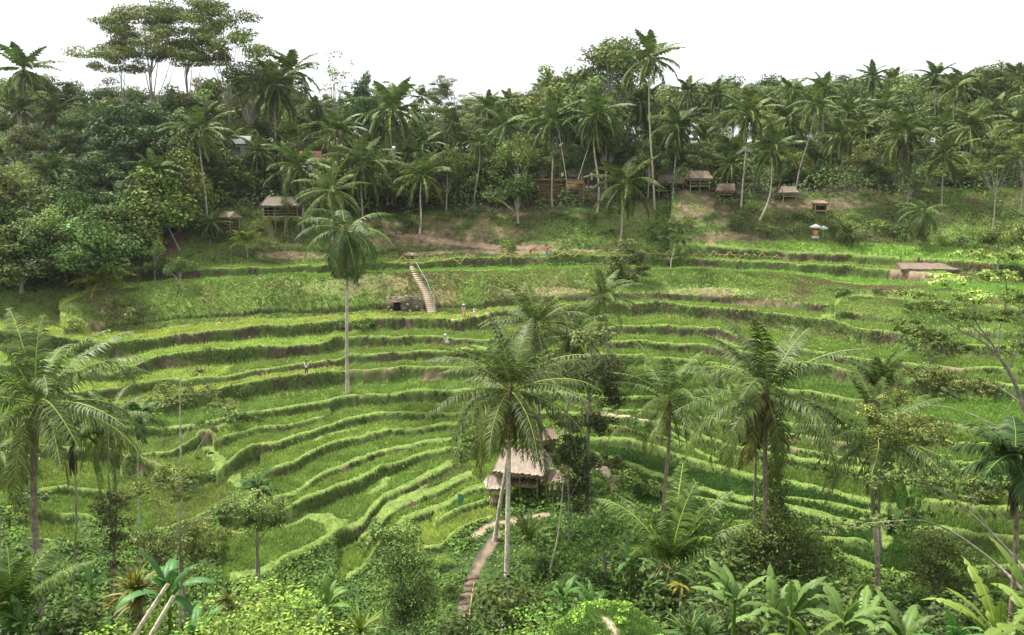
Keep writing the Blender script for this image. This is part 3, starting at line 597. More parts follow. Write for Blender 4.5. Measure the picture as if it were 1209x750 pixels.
BT = {
 'low0': broad_tree_meshes(121, 9, 3.6, 9.6, 44, 110, .36, .2, (.75, .95, .75)),
 'low1': broad_tree_meshes(122, 8, 3.4, 8.6, 40, 110, .36, .2, (1.1, 1.25, .8)),
 'shrub0': broad_tree_meshes(123, 3.5, 1.6, 3.4, 34, 130, .13, .06, (1.3, 1.7, .85), cs=(.4, .7), limbs=7),
 'shrub1': broad_tree_meshes(124, 3.5, 1.8, 3.6, 34, 130, .15, .06, (.65, .85, .6), cs=(.45, .75), limbs=7),
 'shrub2': broad_tree_meshes(125, 3.5, 1.5, 3.3, 34, 130, .12, .06, (1.55, 1.95, 1.05), cs=(.4, .65), limbs=7),
 'dense0': broad_tree_meshes(101, 13, 4.4, 9.5, 40, 120, .40, .25, (.55, .75, .75)),
 'dense1': broad_tree_meshes(102, 15, 4.8, 10.5, 44, 120, .42, .28, (.62, .78, .70)),
 'round0': broad_tree_meshes(103, 13, 4.3, 9, 36, 110, .42, .22, (.95, 1.05, .9)),
 'round1': broad_tree_meshes(104, 15, 4.0, 10, 34, 110, .45, .22, (1.05, 1.15, .85)),
 'round2': broad_tree_meshes(105, 12, 3.6, 8, 28, 100, .36, .18, (1.2, 1.3, .95)),
 'tall0': broad_tree_meshes(106, 19, 3.8, 8.5, 26, 100, .40, .22, (.85, .95, .85), limbs=12, fork=.1),
 'tall1': broad_tree_meshes(107, 20, 3.4, 10, 26, 90, .40, .20, (.95, 1.0, .85), limbs=12, fork=.1),
 'umb0': broad_tree_meshes(108, 22, 7.5, 6.5, 60, 230, .29, .20, (.85, .92, .85), style='umbrella', cs=(.7, 1.4), limbs=9, fork=.2),
 'umb1': broad_tree_meshes(109, 20, 6.0, 5.5, 46, 220, .29, .18, (1.1, 1.15, .95), style='umbrella', cs=(.7, 1.3), limbs=8, fork=.2),
 'wisp': broad_tree_meshes(110, 15, 2.8, 8, 20, 30, .30, .10, (1.3, 1.3, 1.3), cs=(.5, .9), limbs=16, fork=.1),
 'col': broad_tree_meshes(111, 12, 1.9, 9, 26, 80, .34, .15, (1.0, 1.1, .9), style='column', cs=(.7, 1.1)),
 'bush0': broad_tree_meshes(112, 2.6, 1.5, 2.5, 12, 70, .24, .06, (1.1, 1.25, .9), cs=(.5, .9), limbs=5),
 'bush1': broad_tree_meshes(113, 2.0, 1.7, 1.9, 12, 60, .30, .05, (.8, 1.05, .85), cs=(.5, .8), limbs=5),
 'bush2': broad_tree_meshes(114, 3.4, 1.6, 3.1, 14, 60, .30, .07, (1.25, 1.5, .8), cs=(.5, .9), limbs=6),
 'small0': broad_tree_meshes(115, 6, 2.2, 4.4, 26, 80, .28, .10, (.75, .95, .75), cs=(.6, 1.0), limbs=8),
 'small1': broad_tree_meshes(116, 5.5, 2.0, 3.6, 20, 60, .26, .09, (1.35, 1.6, 1.1), cs=(.5, .9), limbs=8),
}
def tree(kind, base, height, width=1.0, label='', group=None, name='leafy_tree', cat='tree', rz=None, seed=0, tone=None):
    cm, tm, h = BT[kind]; r = random.Random(seed * 7 + 3); root = empty(name, Vector(base) - Vector((0, 0, .15)), r.uniform(0, 6.28) if rz is None else rz, label, cat, group)
    s = height / h; root.scale = (s * width, s * width, s)
    link(bpy.data.objects.new('trunk', tm), root); link(bpy.data.objects.new('crown', cm), root); return root

def banana(base, h, label, seed=0, n=9, L=2.2, wd=.30, spread=1.0, tone=(1, 1, 1), group='banana plants at the foot of the slope', tear=.6, az0=None, stem=True):
    r = np.random.default_rng(seed); base = Vector(base) - Vector((0, 0, .2)); root = empty('banana_plant', base, 0, label, 'banana plant', group)
    if stem: mb = MB(); mb.tube([(0, 0, 0), (.03, 0, h * .5), (0, .02, h)], [.13, .11, .06], 8, 0, (1.0, 1.1, .6)); mb.build('stem', M['banana'], root, True)
    n = int(n * 1.3); L *= .95
    for i in range(n):
        az = (az0 if az0 is not None else r.uniform(0, 6)) + i * 2.4 + r.normal(0, .2); el = 1.32 - .95 * (i / n) * spread + r.normal(0, .12); dr = r.uniform(1.2, 2.5) * (.45 + .55 * i / n); LL = L * r.uniform(.75, 1.1)
        m = 22; s = np.linspace(0, 1, m); ang = el - dr * s ** 1.4; dl = LL / (m - 1)
        hx = np.concatenate([[0], np.cumsum(np.cos(ang[:-1]) * dl)]); hz = np.concatenate([[0], np.cumsum(np.sin(ang[:-1]) * dl)])
        d = np.array([math.cos(az), math.sin(az), 0]); q = np.array([-math.sin(az), math.cos(az), 0]); P = np.array([0, 0, h - .35 * i / n]) + hx[:, None] * d + hz[:, None] * np.array([0, 0, 1.])
        up = -np.sin(ang)[:, None] * d + np.cos(ang)[:, None] * np.array([0, 0, 1.])
        w = .90 * wd * LL / 2.2 * np.sin(np.clip((s - .12) / .88, 0, 1) ** .75 * math.pi) ** .55 * (s > .12)
        mb = MB(); col = np.array(tone) * r.uniform(.8, 1.2); mb.tube(P, .022 * (1 - .8 * s) + .004, 4, 0, col * np.array([2.0, 1.6, 1.4]), cap=False)
        for sg in (1, -1):   # blade torn into strips along the veins
            k0 = 2
            while k0 < m - 1:
                k1 = min(m - 1, k0 + int(r.integers(2, 7))) if tear > 0 else m - 1; gap = r.random() < tear
                sag = r.uniform(-.25, .2) - .15; e = s[k0:k1 + 1]; ww = w[k0:k1 + 1].copy()
                ww *= r.uniform(.82, 1)
                if gap: ww[0] *= r.uniform(.2, .5); ww[-1] *= r.uniform(.3, .7)
                A_ = P[k0:k1 + 1]; mid = A_ + sg * q * (ww * .55)[:, None] + up[k0:k1 + 1] * (ww * .16)[:, None]; E = A_ + sg * q * ww[:, None] + up[k0:k1 + 1] * (ww * sag)[:, None]
                nn = len(A_); V = np.concatenate([A_, mid, E]); ff = [[a, a + 1, nn + a + 1, nn + a] for a in range(nn - 1)] + [[nn + a, nn + a + 1, 2 * nn + a + 1, 2 * nn + a] for a in range(nn - 1)]
                mb.add(V, ff, 0, col * r.uniform(.93, 1.07)); k0 = k1
        mb.build('leaf', M['banana'], root, True)
    return root
def spiky(base, h, n, L, wd, label, name, cat, tone, seed=0, elo=.2, ehi=1.4, droop=.9, stems=None, group=None, mat='banana', tcol=(1, 1, 1)):
    """rosette of strap leaves, on bare canes when stems is given"""
    r = np.random.default_rng(seed); root = empty(name, Vector(base) - Vector((0, 0, .15)), 0, label, cat, group)
    heads = stems or [(0, 0, h)]
    tb = MB(); cb = MB()
    for (x, y, z) in heads:
        tb.tube([(x * .3, y * .3, 0), (x * .7, y * .7, z * .5), (x, y, z)], [.07, .06, .05], 6, 0, tcol)
        for i in range(n):
            az = r.uniform(0, 6.28); el = r.uniform(elo, ehi); dr = droop * r.uniform(.5, 1.3); LL = L * r.uniform(.6, 1.1); m = 7; s = np.linspace(0, 1, m); ang = el - dr * s ** 1.5
            hx = np.concatenate([[0], np.cumsum(np.cos(ang[:-1])) * LL / (m - 1)]); hz = np.concatenate([[0], np.cumsum(np.sin(ang[:-1])) * LL / (m - 1)])
            d = np.array([math.cos(az), math.sin(az), 0]); q = np.array([-math.sin(az), math.cos(az), 0]); P = np.array([x, y, z]) + hx[:, None] * d + hz[:, None] * np.array([0, 0, 1.])
            w = wd * np.sin((s * .93 + .07) * math.pi) ** .6; V = np.concatenate([P - q * w[:, None], P, P + q * w[:, None]]); V[m:2*m, 2] -= w * .5
            ff = [[a, a + 1, m + a + 1, m + a] for a in range(m - 1)] + [[m + a, m + a + 1, 2*m + a + 1, 2*m + a] for a in range(m - 1)]
            t = tone[int(r.integers(0, len(tone)))]; cb.add(V, ff, 0, np.array(t) * r.uniform(.8, 1.2))
    tb.build('stem', M['bark'], root, True); cb.build('foliage', M[mat], root); return root

def branch_tree(label, base, branches, sprays, name='leafy_tree', cat='tree', leaf=.14, tone=(1, 1, 1), seed=0, bark=(1, 1, 1), shell=.2, aspect=.55, out=.5):
    """a particular tree: limbs and foliage masses at world points. branches: [(points, r0, r1)], sprays: [(centre, radii, count, tone factor)]"""
    base = Vector(base); leaf *= 1.12; root = empty(name, base, 0, label, cat); r = np.random.default_rng(seed); tb = MB(); cb = MB(); b0 = np.array(base)
    for pts, r0, r1 in branches:
        P = np.array([list(p) for p in pts]) - b0; s = np.linspace(0, 1, len(P)); q = np.linspace(0, 1, len(P) * 4); PP = np.stack([np.interp(q, s, P[:, c]) for c in range(3)], -1)
        if len(P) > 2:
            for _ in range(3): PP[1:-1] = (PP[:-2] + PP[1:-1] * 2 + PP[2:]) / 4
        tb.tube(PP, r0 + (r1 - r0) * q, 7, 0, bark, cap=True)
    for c, rad, n, tf in sprays:
        c = np.array(list(c)) - b0; rad = np.array(rad)
        for j in range(max(2, int(n / (16 if seed in (37, 38, 39, 31) else 26)))):      # each mass is many small sprays with gaps between
            d = unit(r.normal(0, 1, 3)); cc = c + d * rad * r.random() ** .4; s = min(rad) * r.uniform(.35, .7)
            clump_leaves(cb, cc, (s * 1.5, s * 1.5, s * .7), 60, leaf, r, np.array(tone) * tf * r.uniform(.75, 1.25), shell=shell, out=out, aspect=aspect)
        k = 0
        for j in range(3):
            d = unit(r.normal(0, 1, 3)) * rad * .7; tb.tube([c - np.array([0, 0, rad[2]]) * .6, c + d * .4, c + d], [.018, .012, .006], 4, 0, bark, cap=False)
    tb.build('trunk', M['bark'], root, True); cb.build('crown', M['leaf'], root); return root
# ------------------------------------------------------------------ palms that stand out
G1 = 'coconut palms in front of the terraces'; G2 = 'coconut palms along the edge of the forest'; G3 = 'slender areca palms at the foot of the terraces'
def put_palm(cu, cv, bu, Y, Rpx, mesh, label, group=None, dY=0, **k):
    Yc = Y + dY; b = ground_at(bu, Y); return palm(b, at(cu, cv, Yc), mesh, Rpx * Yc / F * 1.0, label, group or G1, **k)
N_, F_ = PALMS_NEAR, PALMS_FAR
put_palm(44, 478, 49, 37, 108, N_[0], 'big coconut palm with feathery crown and brown nuts at the left edge', nuts=1, tr=.21, seed=1, rot=.6, bend=-.15, tcol=(.9, .82, .74))
put_palm(603, 462, 596, 51, 82, N_[1], 'large coconut palm on a tall white trunk in front of the big thatched hut', nuts=2, tr=.19, seed=2, rot=1.1, tcol=(2.4, 2.4, 2.25))
put_palm(597, 455, 584, 63, 58, N_[2], 'coconut palm on a curved pale trunk just left of the tall white trunk', nuts=0, tr=.16, seed=3, bend=.5, tcol=(1.6, 1.55, 1.4))
put_palm(904, 464, 903, 50, 90, N_[1], 'broad coconut palm with drooping fronds right of centre above the banana plants', nuts=1, tr=.19, seed=4, rot=2.5, tcol=(1.15, 1.1, 1.0))
put_palm(890, 488, 893, 55, 40, N_[2], 'thin coconut palm half hidden behind the broad drooping palm', tr=.12, seed=5, tcol=(.9, .85, .75))
put_palm(1036, 520, 1031, 50, 76, N_[0], 'low flat-crowned coconut palm with a light trunk at the right', nuts=1, tr=.18, seed=6, rot=.2, tcol=(1.5, 1.4, 1.25))
put_palm(790, 474, 785, 60, 60, N_[2], 'medium coconut palm between the hut and the broad drooping palm', nuts=2, tr=.18, seed=7, rot=3.0, tcol=(1.1, 1.0, .9))
put_palm(712, 352, 722, 92, 38, N_[0], 'green coconut palm in front of the upper terraces right of the stairs', nuts=3, tr=.17, seed=8)
put_palm(632, 384, 640, 72, 54, N_[2], 'coconut palm crown rising behind the large white-trunked palm', tr=.15, seed=9, rot=.4)
put_palm(676, 398, 668, 76, 44, N_[1], 'dark coconut palm behind the slim pale-barked tree', tr=.15, seed=10)
put_palm(1038, 462, 1040, 57, 38, PALM_UP, 'upright dark fronds of a coconut palm above the low flat crown', tr=.13, seed=11, nom=3.2)
put_palm(408, 272, 411, 94, 42, PALM_DROOP, 'lone tall palm with a drooping crown and grey trunk on the yellow terrace', nuts=0, tr=.22, seed=12, tcol=(1.45, 1.42, 1.35))
put_palm(392, 226, 392, 128, 40, N_[0], 'coconut palm directly behind the crown of the lone drooping palm', G2, tr=.16, seed=13)
put_palm(-8, 535, 3, 44, 44, N_[2], 'coconut palm cut off by the left edge, thin light trunk', tr=.12, seed=14, tcol=(1.4, 1.4, 1.3))
put_palm(128, 500, 140, 46, 44, N_[1], 'small coconut palm with thin mossy trunk behind the big left palm', tr=.08, seed=15, tcol=(.55, .6, .4))
put_palm(86, 512, 90, 46, 32, PALM_ARECA, 'areca palm with a dark hanging fruit mass next to the big left palm', G3, name='areca_palm', tr=.07, seed=16, nom=1.9, tcol=(.9, .95, .75))
put_palm(163, 492, 165, 54, 27, PALM_ARECA, 'areca palm with a short bright crown and white stem', G3, name='areca_palm', tr=.075, seed=17, nom=1.9, tcol=(1.5, 1.5, 1.4))
put_palm(304, 578, 305, 56, 24, PALM_ARECA, 'small areca palm standing in the round bushy tree', G3, name='areca_palm', tr=.06, seed=18, nom=1.9, tcol=(1.0, 1.1, .9))
put_palm(1198, 540, 1197, 34, 52, PALM_FISH, 'dense dark green fan-like palm at the right edge with brown hanging bracts', 'dark palms at the right edge', name='areca_palm', tr=.14, seed=19, nom=2.4, tcol=(.8, .7, .6))
put_palm(792, 668, 792, 41, 78, PALM_UP, 'young stemless coconut palm with upright fronds near the bottom', seed=20, tr=0, nom=3.2, rot=1.7)
put_palm(14, 728, 12, 27, 70, PALM_UP, 'young palm with yellowish fronds in the bottom left corner', seed=21, tr=0, nom=3.2)
put_palm(622, 640, 622, 58, 26, PALM_UP, 'tiny young palm beside the path under the hut', seed=22, tr=0, nom=3.2)
# under and behind: the dark hanging fruit of the areca
for (u, v, Y, s) in [(86, 545, 46, 1.0), (163, 512, 54, .55), (1197, 588, 34, .9)]:
    mb = MB(); rr_ = np.random.default_rng(int(u)); c = at(u, v, Y)
    for i in range(60):
        a = rr_.uniform(0, 6.28); q = rr_.random() * .22 * s; mb.tube([(q * .3 * math.cos(a), q * .3 * math.sin(a), .9 * s), (q * math.cos(a), q * math.sin(a), .3 * s), (q * math.cos(a), q * math.sin(a), -rr_.random() * .9 * s)], [.03, .035, .02], 4, 0, (.30, .27, .2))
    par = [o for o in SC.objects if o.name.startswith('areca_palm')]
    root = min(par, key=lambda o: (o.location.xy - c.xy).length); o = mb.build('fruit_cluster', M['bark'], root); o.location = c - root.location

FP = [ # crown u, v, base u, Y, radius px, mesh, label, extra
 (235, 155, 243, 133, 40, F_[0], 'coconut palm with a big star-shaped crown above the left grass knoll', dict(tr=.17, bend=.3)),
 (183, 203, 213, 129, 31, F_[1], 'leaning curved coconut palm left of the star-shaped one', dict(tr=.15, bend=-1.0)),
 (325, 103, 326, 158, 40, F_[2], 'tall coconut palm on the skyline above the left thatched shelter', dict(tr=.16)),
 (345, 84, 340, 166, 32, F_[3], 'second tall skyline palm just right of the one above the left shelter', dict()),
 (28, 82, 26, 160, 36, F_[4], 'skyline coconut palm with dry fronds in the top left corner', dict(nuts=1)),
 (352, 196, 358, 137, 38, F_[5], 'coconut palm with a stout trunk beside the left thatched shelter', dict(tr=.22, bend=.4)),
 (398, 155, 400, 150, 36, F_[0], 'coconut palm with spreading crown between the shelter and the dark round tree', dict()),
 (426, 196, 428, 139, 40, F_[1], 'coconut palm behind and right of the lone drooping palm', dict(tr=.17)),
 (463, 128, 463, 146, 42, F_[2], 'tall coconut palm with a straight pale trunk above the stairs', dict(tr=.16)),
 (498, 208, 495, 137, 34, F_[3], 'coconut palm with a white trunk standing on the brown bank above the stairs', dict(tr=.17, tcol=(1.5, 1.5, 1.4))),
 (565, 170, 561, 141, 20, F_[4], 'very slender dark palm between the stairs palm and the stepped platform', dict(tr=.10)),
 (578, 128, 578, 165, 28, F_[5], 'small skyline palm in the dip of the forest roof', dict()),
 (600, 120, 603, 168, 24, F_[0], 'small skyline palm right of the dip of the forest roof', dict()),
 (653, 143, 652, 143, 34, F_[1], 'coconut palm whose trunk rises from the left of the bamboo platform', dict(tr=.16, tcol=(1.3, 1.25, 1.1))),
 (703, 136, 705, 141, 38, F_[2], 'coconut palm with a thick pale trunk right of the bamboo platform', dict(tr=.19, tcol=(1.5, 1.45, 1.3))),
 (767, 70, 773, 141, 36, F_[3], 'the tallest coconut palm, crown high above the skyline right of centre', dict(tr=.17, bend=-.3, tcol=(1.3, 1.25, 1.1))),
 (738, 216, 731, 133, 42, F_[4], 'dark coconut palm standing on the bank in front of the forest edge', dict(tr=.17, tcol=(1.2, 1.15, 1.0))),
 (800, 150, 795, 143, 30, F_[5], 'coconut palm directly in front of the leftmost hut of three', dict(tr=.14)),
 (812, 108, 812, 160, 28, F_[0], 'skyline palm behind the middle thatched hut', dict()),
 (845, 98, 845, 172, 24, F_[1], 'small skyline palm right of the middle thatched hut', dict()),
 (884, 134, 875, 139, 34, F_[2], 'coconut palm with pale leaning trunk right of the tilted hut roof', dict(tr=.14, tcol=(1.3, 1.3, 1.2))),
 (912, 178, 896, 136, 34, F_[3], 'bright yellow-green coconut palm with a curved white trunk', dict(tr=.15, bend=.9, tcol=(1.6, 1.6, 1.5))),
 (935, 93, 938, 165, 24, F_[4], 'left one of two high skyline palms above the little hut on the ledge', dict()),
 (972, 92, 972, 165, 27, F_[5], 'right one of two high skyline palms above the little hut on the ledge', dict()),
 (962, 124, 939, 142, 28, F_[0], 'coconut palm whose trunk passes in front of the little hut', dict(tr=.13)),
 (1030, 78, 1030, 172, 24, F_[1], 'skyline palm above the middle of the right-hand forest', dict()),
 (1105, 76, 1105, 170, 26, F_[2], 'skyline palm above the flat-topped tree at right', dict()),
 (1128, 106, 1128, 160, 28, F_[3], 'pale coconut palm just below the skyline palm at right', dict()),
 (994, 160, 997, 141, 28, F_[4], 'coconut palm with a dark straight trunk right of the bare ledge', dict(tr=.12, tcol=(.7, .65, .55))),
 (1067, 158, 1068, 141, 37, F_[5], 'large coconut palm above the small light green tree at right', dict(tr=.15, tcol=(.8, .7, .6))),
 (1114, 184, 1112, 136, 34, F_[0], 'coconut palm left of the flat-topped spreading tree', dict(tr=.13)),
 (1146, 150, 1146, 146, 30, F_[1], 'coconut palm behind the flat-topped spreading tree', dict()),
 (1206, 148, 1206, 145, 30, F_[2], 'coconut palm cut by the right edge below the skyline', dict()),
 (1090, 250, 1092, 124, 26, PALM_DROOP, 'short dark palm at the back edge of the top rice field', dict(tr=.16, tcol=(.7, .65, .55))),
 (1000, 276, 1000, 129, 18, F_[4], 'low palm with arching fronds behind the top rice field', dict(tr=.1)),
 (120, 268, 122, 125, 34, F_[0], 'grey-green palm in the shade left of the yellow young palm', dict(tr=.13)),
 (250, 264, 247, 131, 22, F_[2], 'low feathery palm on the left grass knoll by the little hut', dict(tr=.1)),
 (595, 150, 592, 150, 30, F_[3], 'coconut palm above the thicket left of the stepped platform', dict()),
 (535, 145, 537, 160, 26, F_[4], 'grey-green palm in the forest above the brown bank', dict()),
 (758, 120, 757, 155, 30, F_[5], 'coconut palm below and behind the tallest palm', dict()),
 (930, 140, 930, 155, 28, F_[1], 'coconut palm behind the bright yellow-green one', dict()),
 (1040, 130, 1042, 158, 28, F_[3], 'coconut palm with silvery fronds in the middle of the right-hand forest', dict()),
]
for i, (cu, cv, bu, Y, R, me, lab, k) in enumerate(FP): put_palm(cu, cv + (13 if cv < 100 and cu > 560 and cu != 767 else 0), bu, Y, R * (.82 if Y > 157 and cu > 500 else 1.0), me, lab, G2, seed=60 + i, **k)
put_palm(122, 332, 122, 113, 32, PALM_YELLOW, 'young bright yellow-green palm at the foot of the dark grove', G2, seed=110, tr=.12, nom=3.4)
put_palm(291, 284, 292, 128, 19, PALM_YELLOW, 'small young palm with pale curling fronds below the little hut', G2, seed=111, tr=.08, nom=3.4)

# ------------------------------------------------------------------ forest
SKY = np.array([(-80,86),(0,88),(60,84),(100,92),(150,92),(200,88),(250,78),(300,74),(340,90),(400,98),(450,100),(520,112),(570,114),(610,104),(650,88),(700,92),(760,96),(800,97),(900,93),(1000,89),(1100,84),(1160,78),(1209,68),(1290,70)], float)
FOOT = lambda u: np.interp(u, [-80, 0, 110, 150, 190, 215, 240], [350, 345, 343, 320, 300, 268, 258])
rf = random.Random(5); fills = []
KD = {'low0': 'low bushy dark trees', 'low1': 'low bushy green trees', 'palm': 'coconut palms', 'dense0': 'dense dark trees', 'dense1': 'tall dense dark trees', 'round0': 'round green trees', 'round1': 'high round leafy trees', 'round2': 'light green trees', 'tall0': 'tall bare-stemmed trees', 'tall1': 'slim high-crowned trees', 'umb0': 'flat-topped trees', 'umb1': 'small flat-topped trees', 'wisp': 'wispy thin trees', 'col': 'narrow leafy trees'}
def near_named(u, v, Y): return any(abs(u - q[0]) < 14 and abs(v - q[1]) < 16 for q in FP)
for row, Y0 in enumerate([147.5, 152, 158, 166, 175, 186, 199, 214]):
    step = [22, 24, 27, 30, 32, 33, 33, 32][row]; u = 225 + rf.random() * step
    while u < 1350:
        q = row / 7; sk = np.interp(u, SKY[:, 0], SKY[:, 1]); v = 186 + (sk + 6 - 186) * q ** .8 + rf.gauss(0, 8) * (1 - q * .5)
        if row == 0: v = rf.uniform(165, 205)
        kind = rf.choices(['palm', 'dense0', 'dense1', 'round0', 'round1', 'round2', 'tall0', 'tall1', 'col', 'umb1'], [11, 2, 2, 4, 5, 3, 3, 3, 2, 1] if row > 0 else [3, 1, 0, 2, 1, 2, 1, 1, 2, 1])[0]
        if row == 0 and rf.random() < .45: kind = rf.choice(['low0', 'low1']); v = rf.uniform(178, 205)
        fills.append((u, v, Y0 + rf.gauss(0, 1.5), kind)); u += step * rf.uniform(.7, 1.3)
for row, Y0 in ((6, 203.0), (7, 222.0)):
    u = 560.0 + row
    while u < 1290:
        fills.append((u, np.interp(u, SKY[:, 0], SKY[:, 1]) + rf.gauss(2, 5), Y0 + rf.gauss(0, 2), rf.choice(['round0', 'round1', 'tall1', 'dense1', 'round2', 'tall0']))); u += rf.uniform(17, 30)
for row, Y0 in enumerate([111, 116, 122, 129, 137, 147, 158, 170, 184, 198]):
    u = -75 + rf.random() * 30
    while u < 232:
        fy = float(DD(u, FOOT(u)))
        if Y0 > fy + 1:
            q = min(1, (Y0 - fy) / 66); sk = np.interp(u, SKY[:, 0], SKY[:, 1]); v = (FOOT(u) - 85) + (sk + 4 - FOOT(u) + 85) * q ** .75 + rf.gauss(0, 9)
            dark = 70 < u < 235 and v < 280
            kind = rf.choices(['palm', 'dense0', 'dense1', 'round0', 'round1', 'round2', 'tall0'], [.4, 4, 5, .5, .5, 0, 0] if dark else [1, .6, .8, 4, 3, 4, .4])[0]
            if Y0 < fy + 12: kind = 'low0' if rf.random() < .6 else 'low1'
            fills.append((u, max(v, sk), Y0 + rf.gauss(0, 1.2), kind))
        u += rf.uniform(30, 44)
def landmark(u):
    for lim, t in [(70, 'at the far left edge'), (235, 'in the dark left grove'), (400, 'behind the left shelter'), (560, 'above the stairs'), (720, 'behind the stepped platform'), (870, 'behind the three huts'), (1000, 'behind the ledge hut')]:
        if u < lim: return t
    return 'at the right end'
ORD = ['first', 'second', 'third', 'fourth', 'fifth', 'sixth', 'seventh', 'eighth', 'ninth', 'tenth', 'eleventh', 'twelfth', 'thirteenth', 'fourteenth', 'fifteenth', 'sixteenth', 'seventeenth', 'eighteenth']
cells = {}
for f_ in fills: cells.setdefault((f_[3], landmark(f_[0]), 'front' if f_[2] < 155 else 'middle' if f_[2] < 180 else 'back'), []).append(f_)
LAB = {}
for (kd, lm, rw), L_ in cells.items():
    L_.sort()
    for n_, f_ in enumerate(L_):
        t = f'{ORD[min(n_, 17)]} from left of the {KD[kd]}, {rw} rows, {lm}' if len(L_) > 1 else f'only one of the {KD[kd]}, {rw} rows, {lm}'
        LAB[f_] = t
base_palm = {}
for n_, f_ in enumerate(fills):
    u, v, Y, kind = f_; b = ground_at(u, Y); top = at(u, v, Y); hgt = top.z - b.z
    if hgt < 4: continue
    if hgt > 26: hgt = 26
    if kind == 'palm':
        if near_named(u, v, Y): continue
        R = rf.uniform(3.5, 4.6); palm(b, b + Vector((rf.gauss(0, .8), 0, max(4, hgt - 1.5))), PALMS_FAR[n_ % 6], R, LAB[f_], 'coconut palms inside the forest', tr=.15, seed=200 + n_, tcol=(1.1, 1.05, .95))
    else: tree(kind, b, hgt, rf.uniform(.85, 1.2) * (1.3 if hgt < 9 else 1.0), LAB[f_], 'leafy trees inside the forest', seed=n_)

# trees one can single out
def T(kind, u, vt, bu, Y, width, label, group=None, **k):
    b = ground_at(bu, Y); tp = at(u, vt, Y); return tree(kind, b, tp.z - b.z, width, label, group, **k)
T('umb0', 180, 4, 188, 165, 1.05, 'huge flat-topped airy tree high above the left skyline', seed=901, name='umbrella_tree')
T('umb0', 232, 6, 229, 172, .85, 'second flat-topped airy tree right of the huge one on the skyline', seed=902, name='umbrella_tree')
T('umb1', 283, 2, 276, 163, .95, 'flat-topped airy tree at the right end of the high skyline group', seed=903, name='umbrella_tree')
T('umb1', 130, 34, 150, 168, .8, 'low flat-topped airy tree leaning out over the left skyline', seed=904, name='umbrella_tree')
T('tall0', 300, 66, 300, 160, 1.1, 'dark tree with bare stems under the high skyline group', seed=905)
T('wisp', 395, 52, 397, 165, 1.0, 'almost leafless thin tree on the skyline left of the dark round one', seed=906)
T('dense0', 431, 80, 431, 158, .42, 'small dark round-headed tree sticking up from the skyline', seed=907)
T('umb1', 520, 97, 520, 165, .8, 'pale airy tree in the dip of the skyline', seed=908, name='umbrella_tree')
T('tall1', 722, 36, 722, 158, 1.25, 'tall dark tree with forked crown left of the tallest palm', seed=909)
T('tall0', 742, 40, 742, 168, 1.0, 'high pale-crowned tree touching the crown of the tallest palm', seed=910)
T('round1', 655, 72, 657, 165, 1.1, 'bushy light tree on the skyline behind the stepped platform', seed=911)
T('round1', 690, 86, 688, 152, 1.2, 'big light green tree above the palm with the thick pale trunk', seed=912)
T('dense1', 700, 120, 715, 147, .8, 'very dark tree filling the gap behind the bamboo platform', seed=913)
T('round2', 615, 150, 612, 143, .9, 'leafy tree left of the stepped platform', seed=914)
T('small0', 620, 200, 612, 139, 1.3, 'low dark tree leaning over the bank left of the platform', seed=915)
T('dense0', 768, 158, 765, 144, .7, 'dark glossy tree left of the three huts', seed=916)
T('small1', 1071, 206, 1071, 138, 1.4, 'small light green round tree at the right forest edge', seed=917)
T('umb1', 1158, 168, 1172, 126, 1.0, 'wide flat-topped tree with pale branching trunk at right', seed=918, name='umbrella_tree')
T('umb1', 1195, 160, 1205, 130, .8, 'flat-topped tree cut by the right edge', seed=919, name='umbrella_tree')
T('round2', 1175, 262, 1178, 112, 1.15, 'bright leafy tree with large leaves at the right end of the field', seed=920)
T('round2', 1212, 250, 1212, 108, 1.0, 'yellow-green tree at the right edge behind the long low roof', seed=921)
T('small0', 212, 299, 214, 116, .85, 'compact dark green tree on the grass slope at left', seed=922)
T('small1', 181, 278, 183, 120, .7, 'small pale-leaved tree between the young palm and the dark tree', seed=923)
T('small1', 602, 281, 603, 127, .55, 'little bright green tree by the bamboo fence', seed=924)
T('round2', 525, 165, 527, 142, .85, 'green leafy tree above the brown bank', seed=925)
T('small0', 337, 228, 336, 136, .6, 'small dark tree in front of the left thatched shelter', seed=926)
T('round0', 40, 215, 45, 121, 1.0, 'light green leafy tree in front of the dark left grove', seed=927)
T('round0', 0, 190, -5, 119, 1.0, 'mid green leafy tree on the left edge', seed=928)
T('round2', 75, 235, 78, 116, 1.1, 'rounded olive tree hanging over the foot of the left slope', seed=929)
T('dense1', 150, 112, 152, 140, 1.25, 'the widest dark tree in the left grove', seed=930)
T('dense0', 205, 125, 203, 143, 1.15, 'dark tree behind the star-shaped palm', seed=931)
T('dense0', 105, 175, 110, 130, 1.2, 'dark green tree stepping down toward the young yellow palm', seed=932)
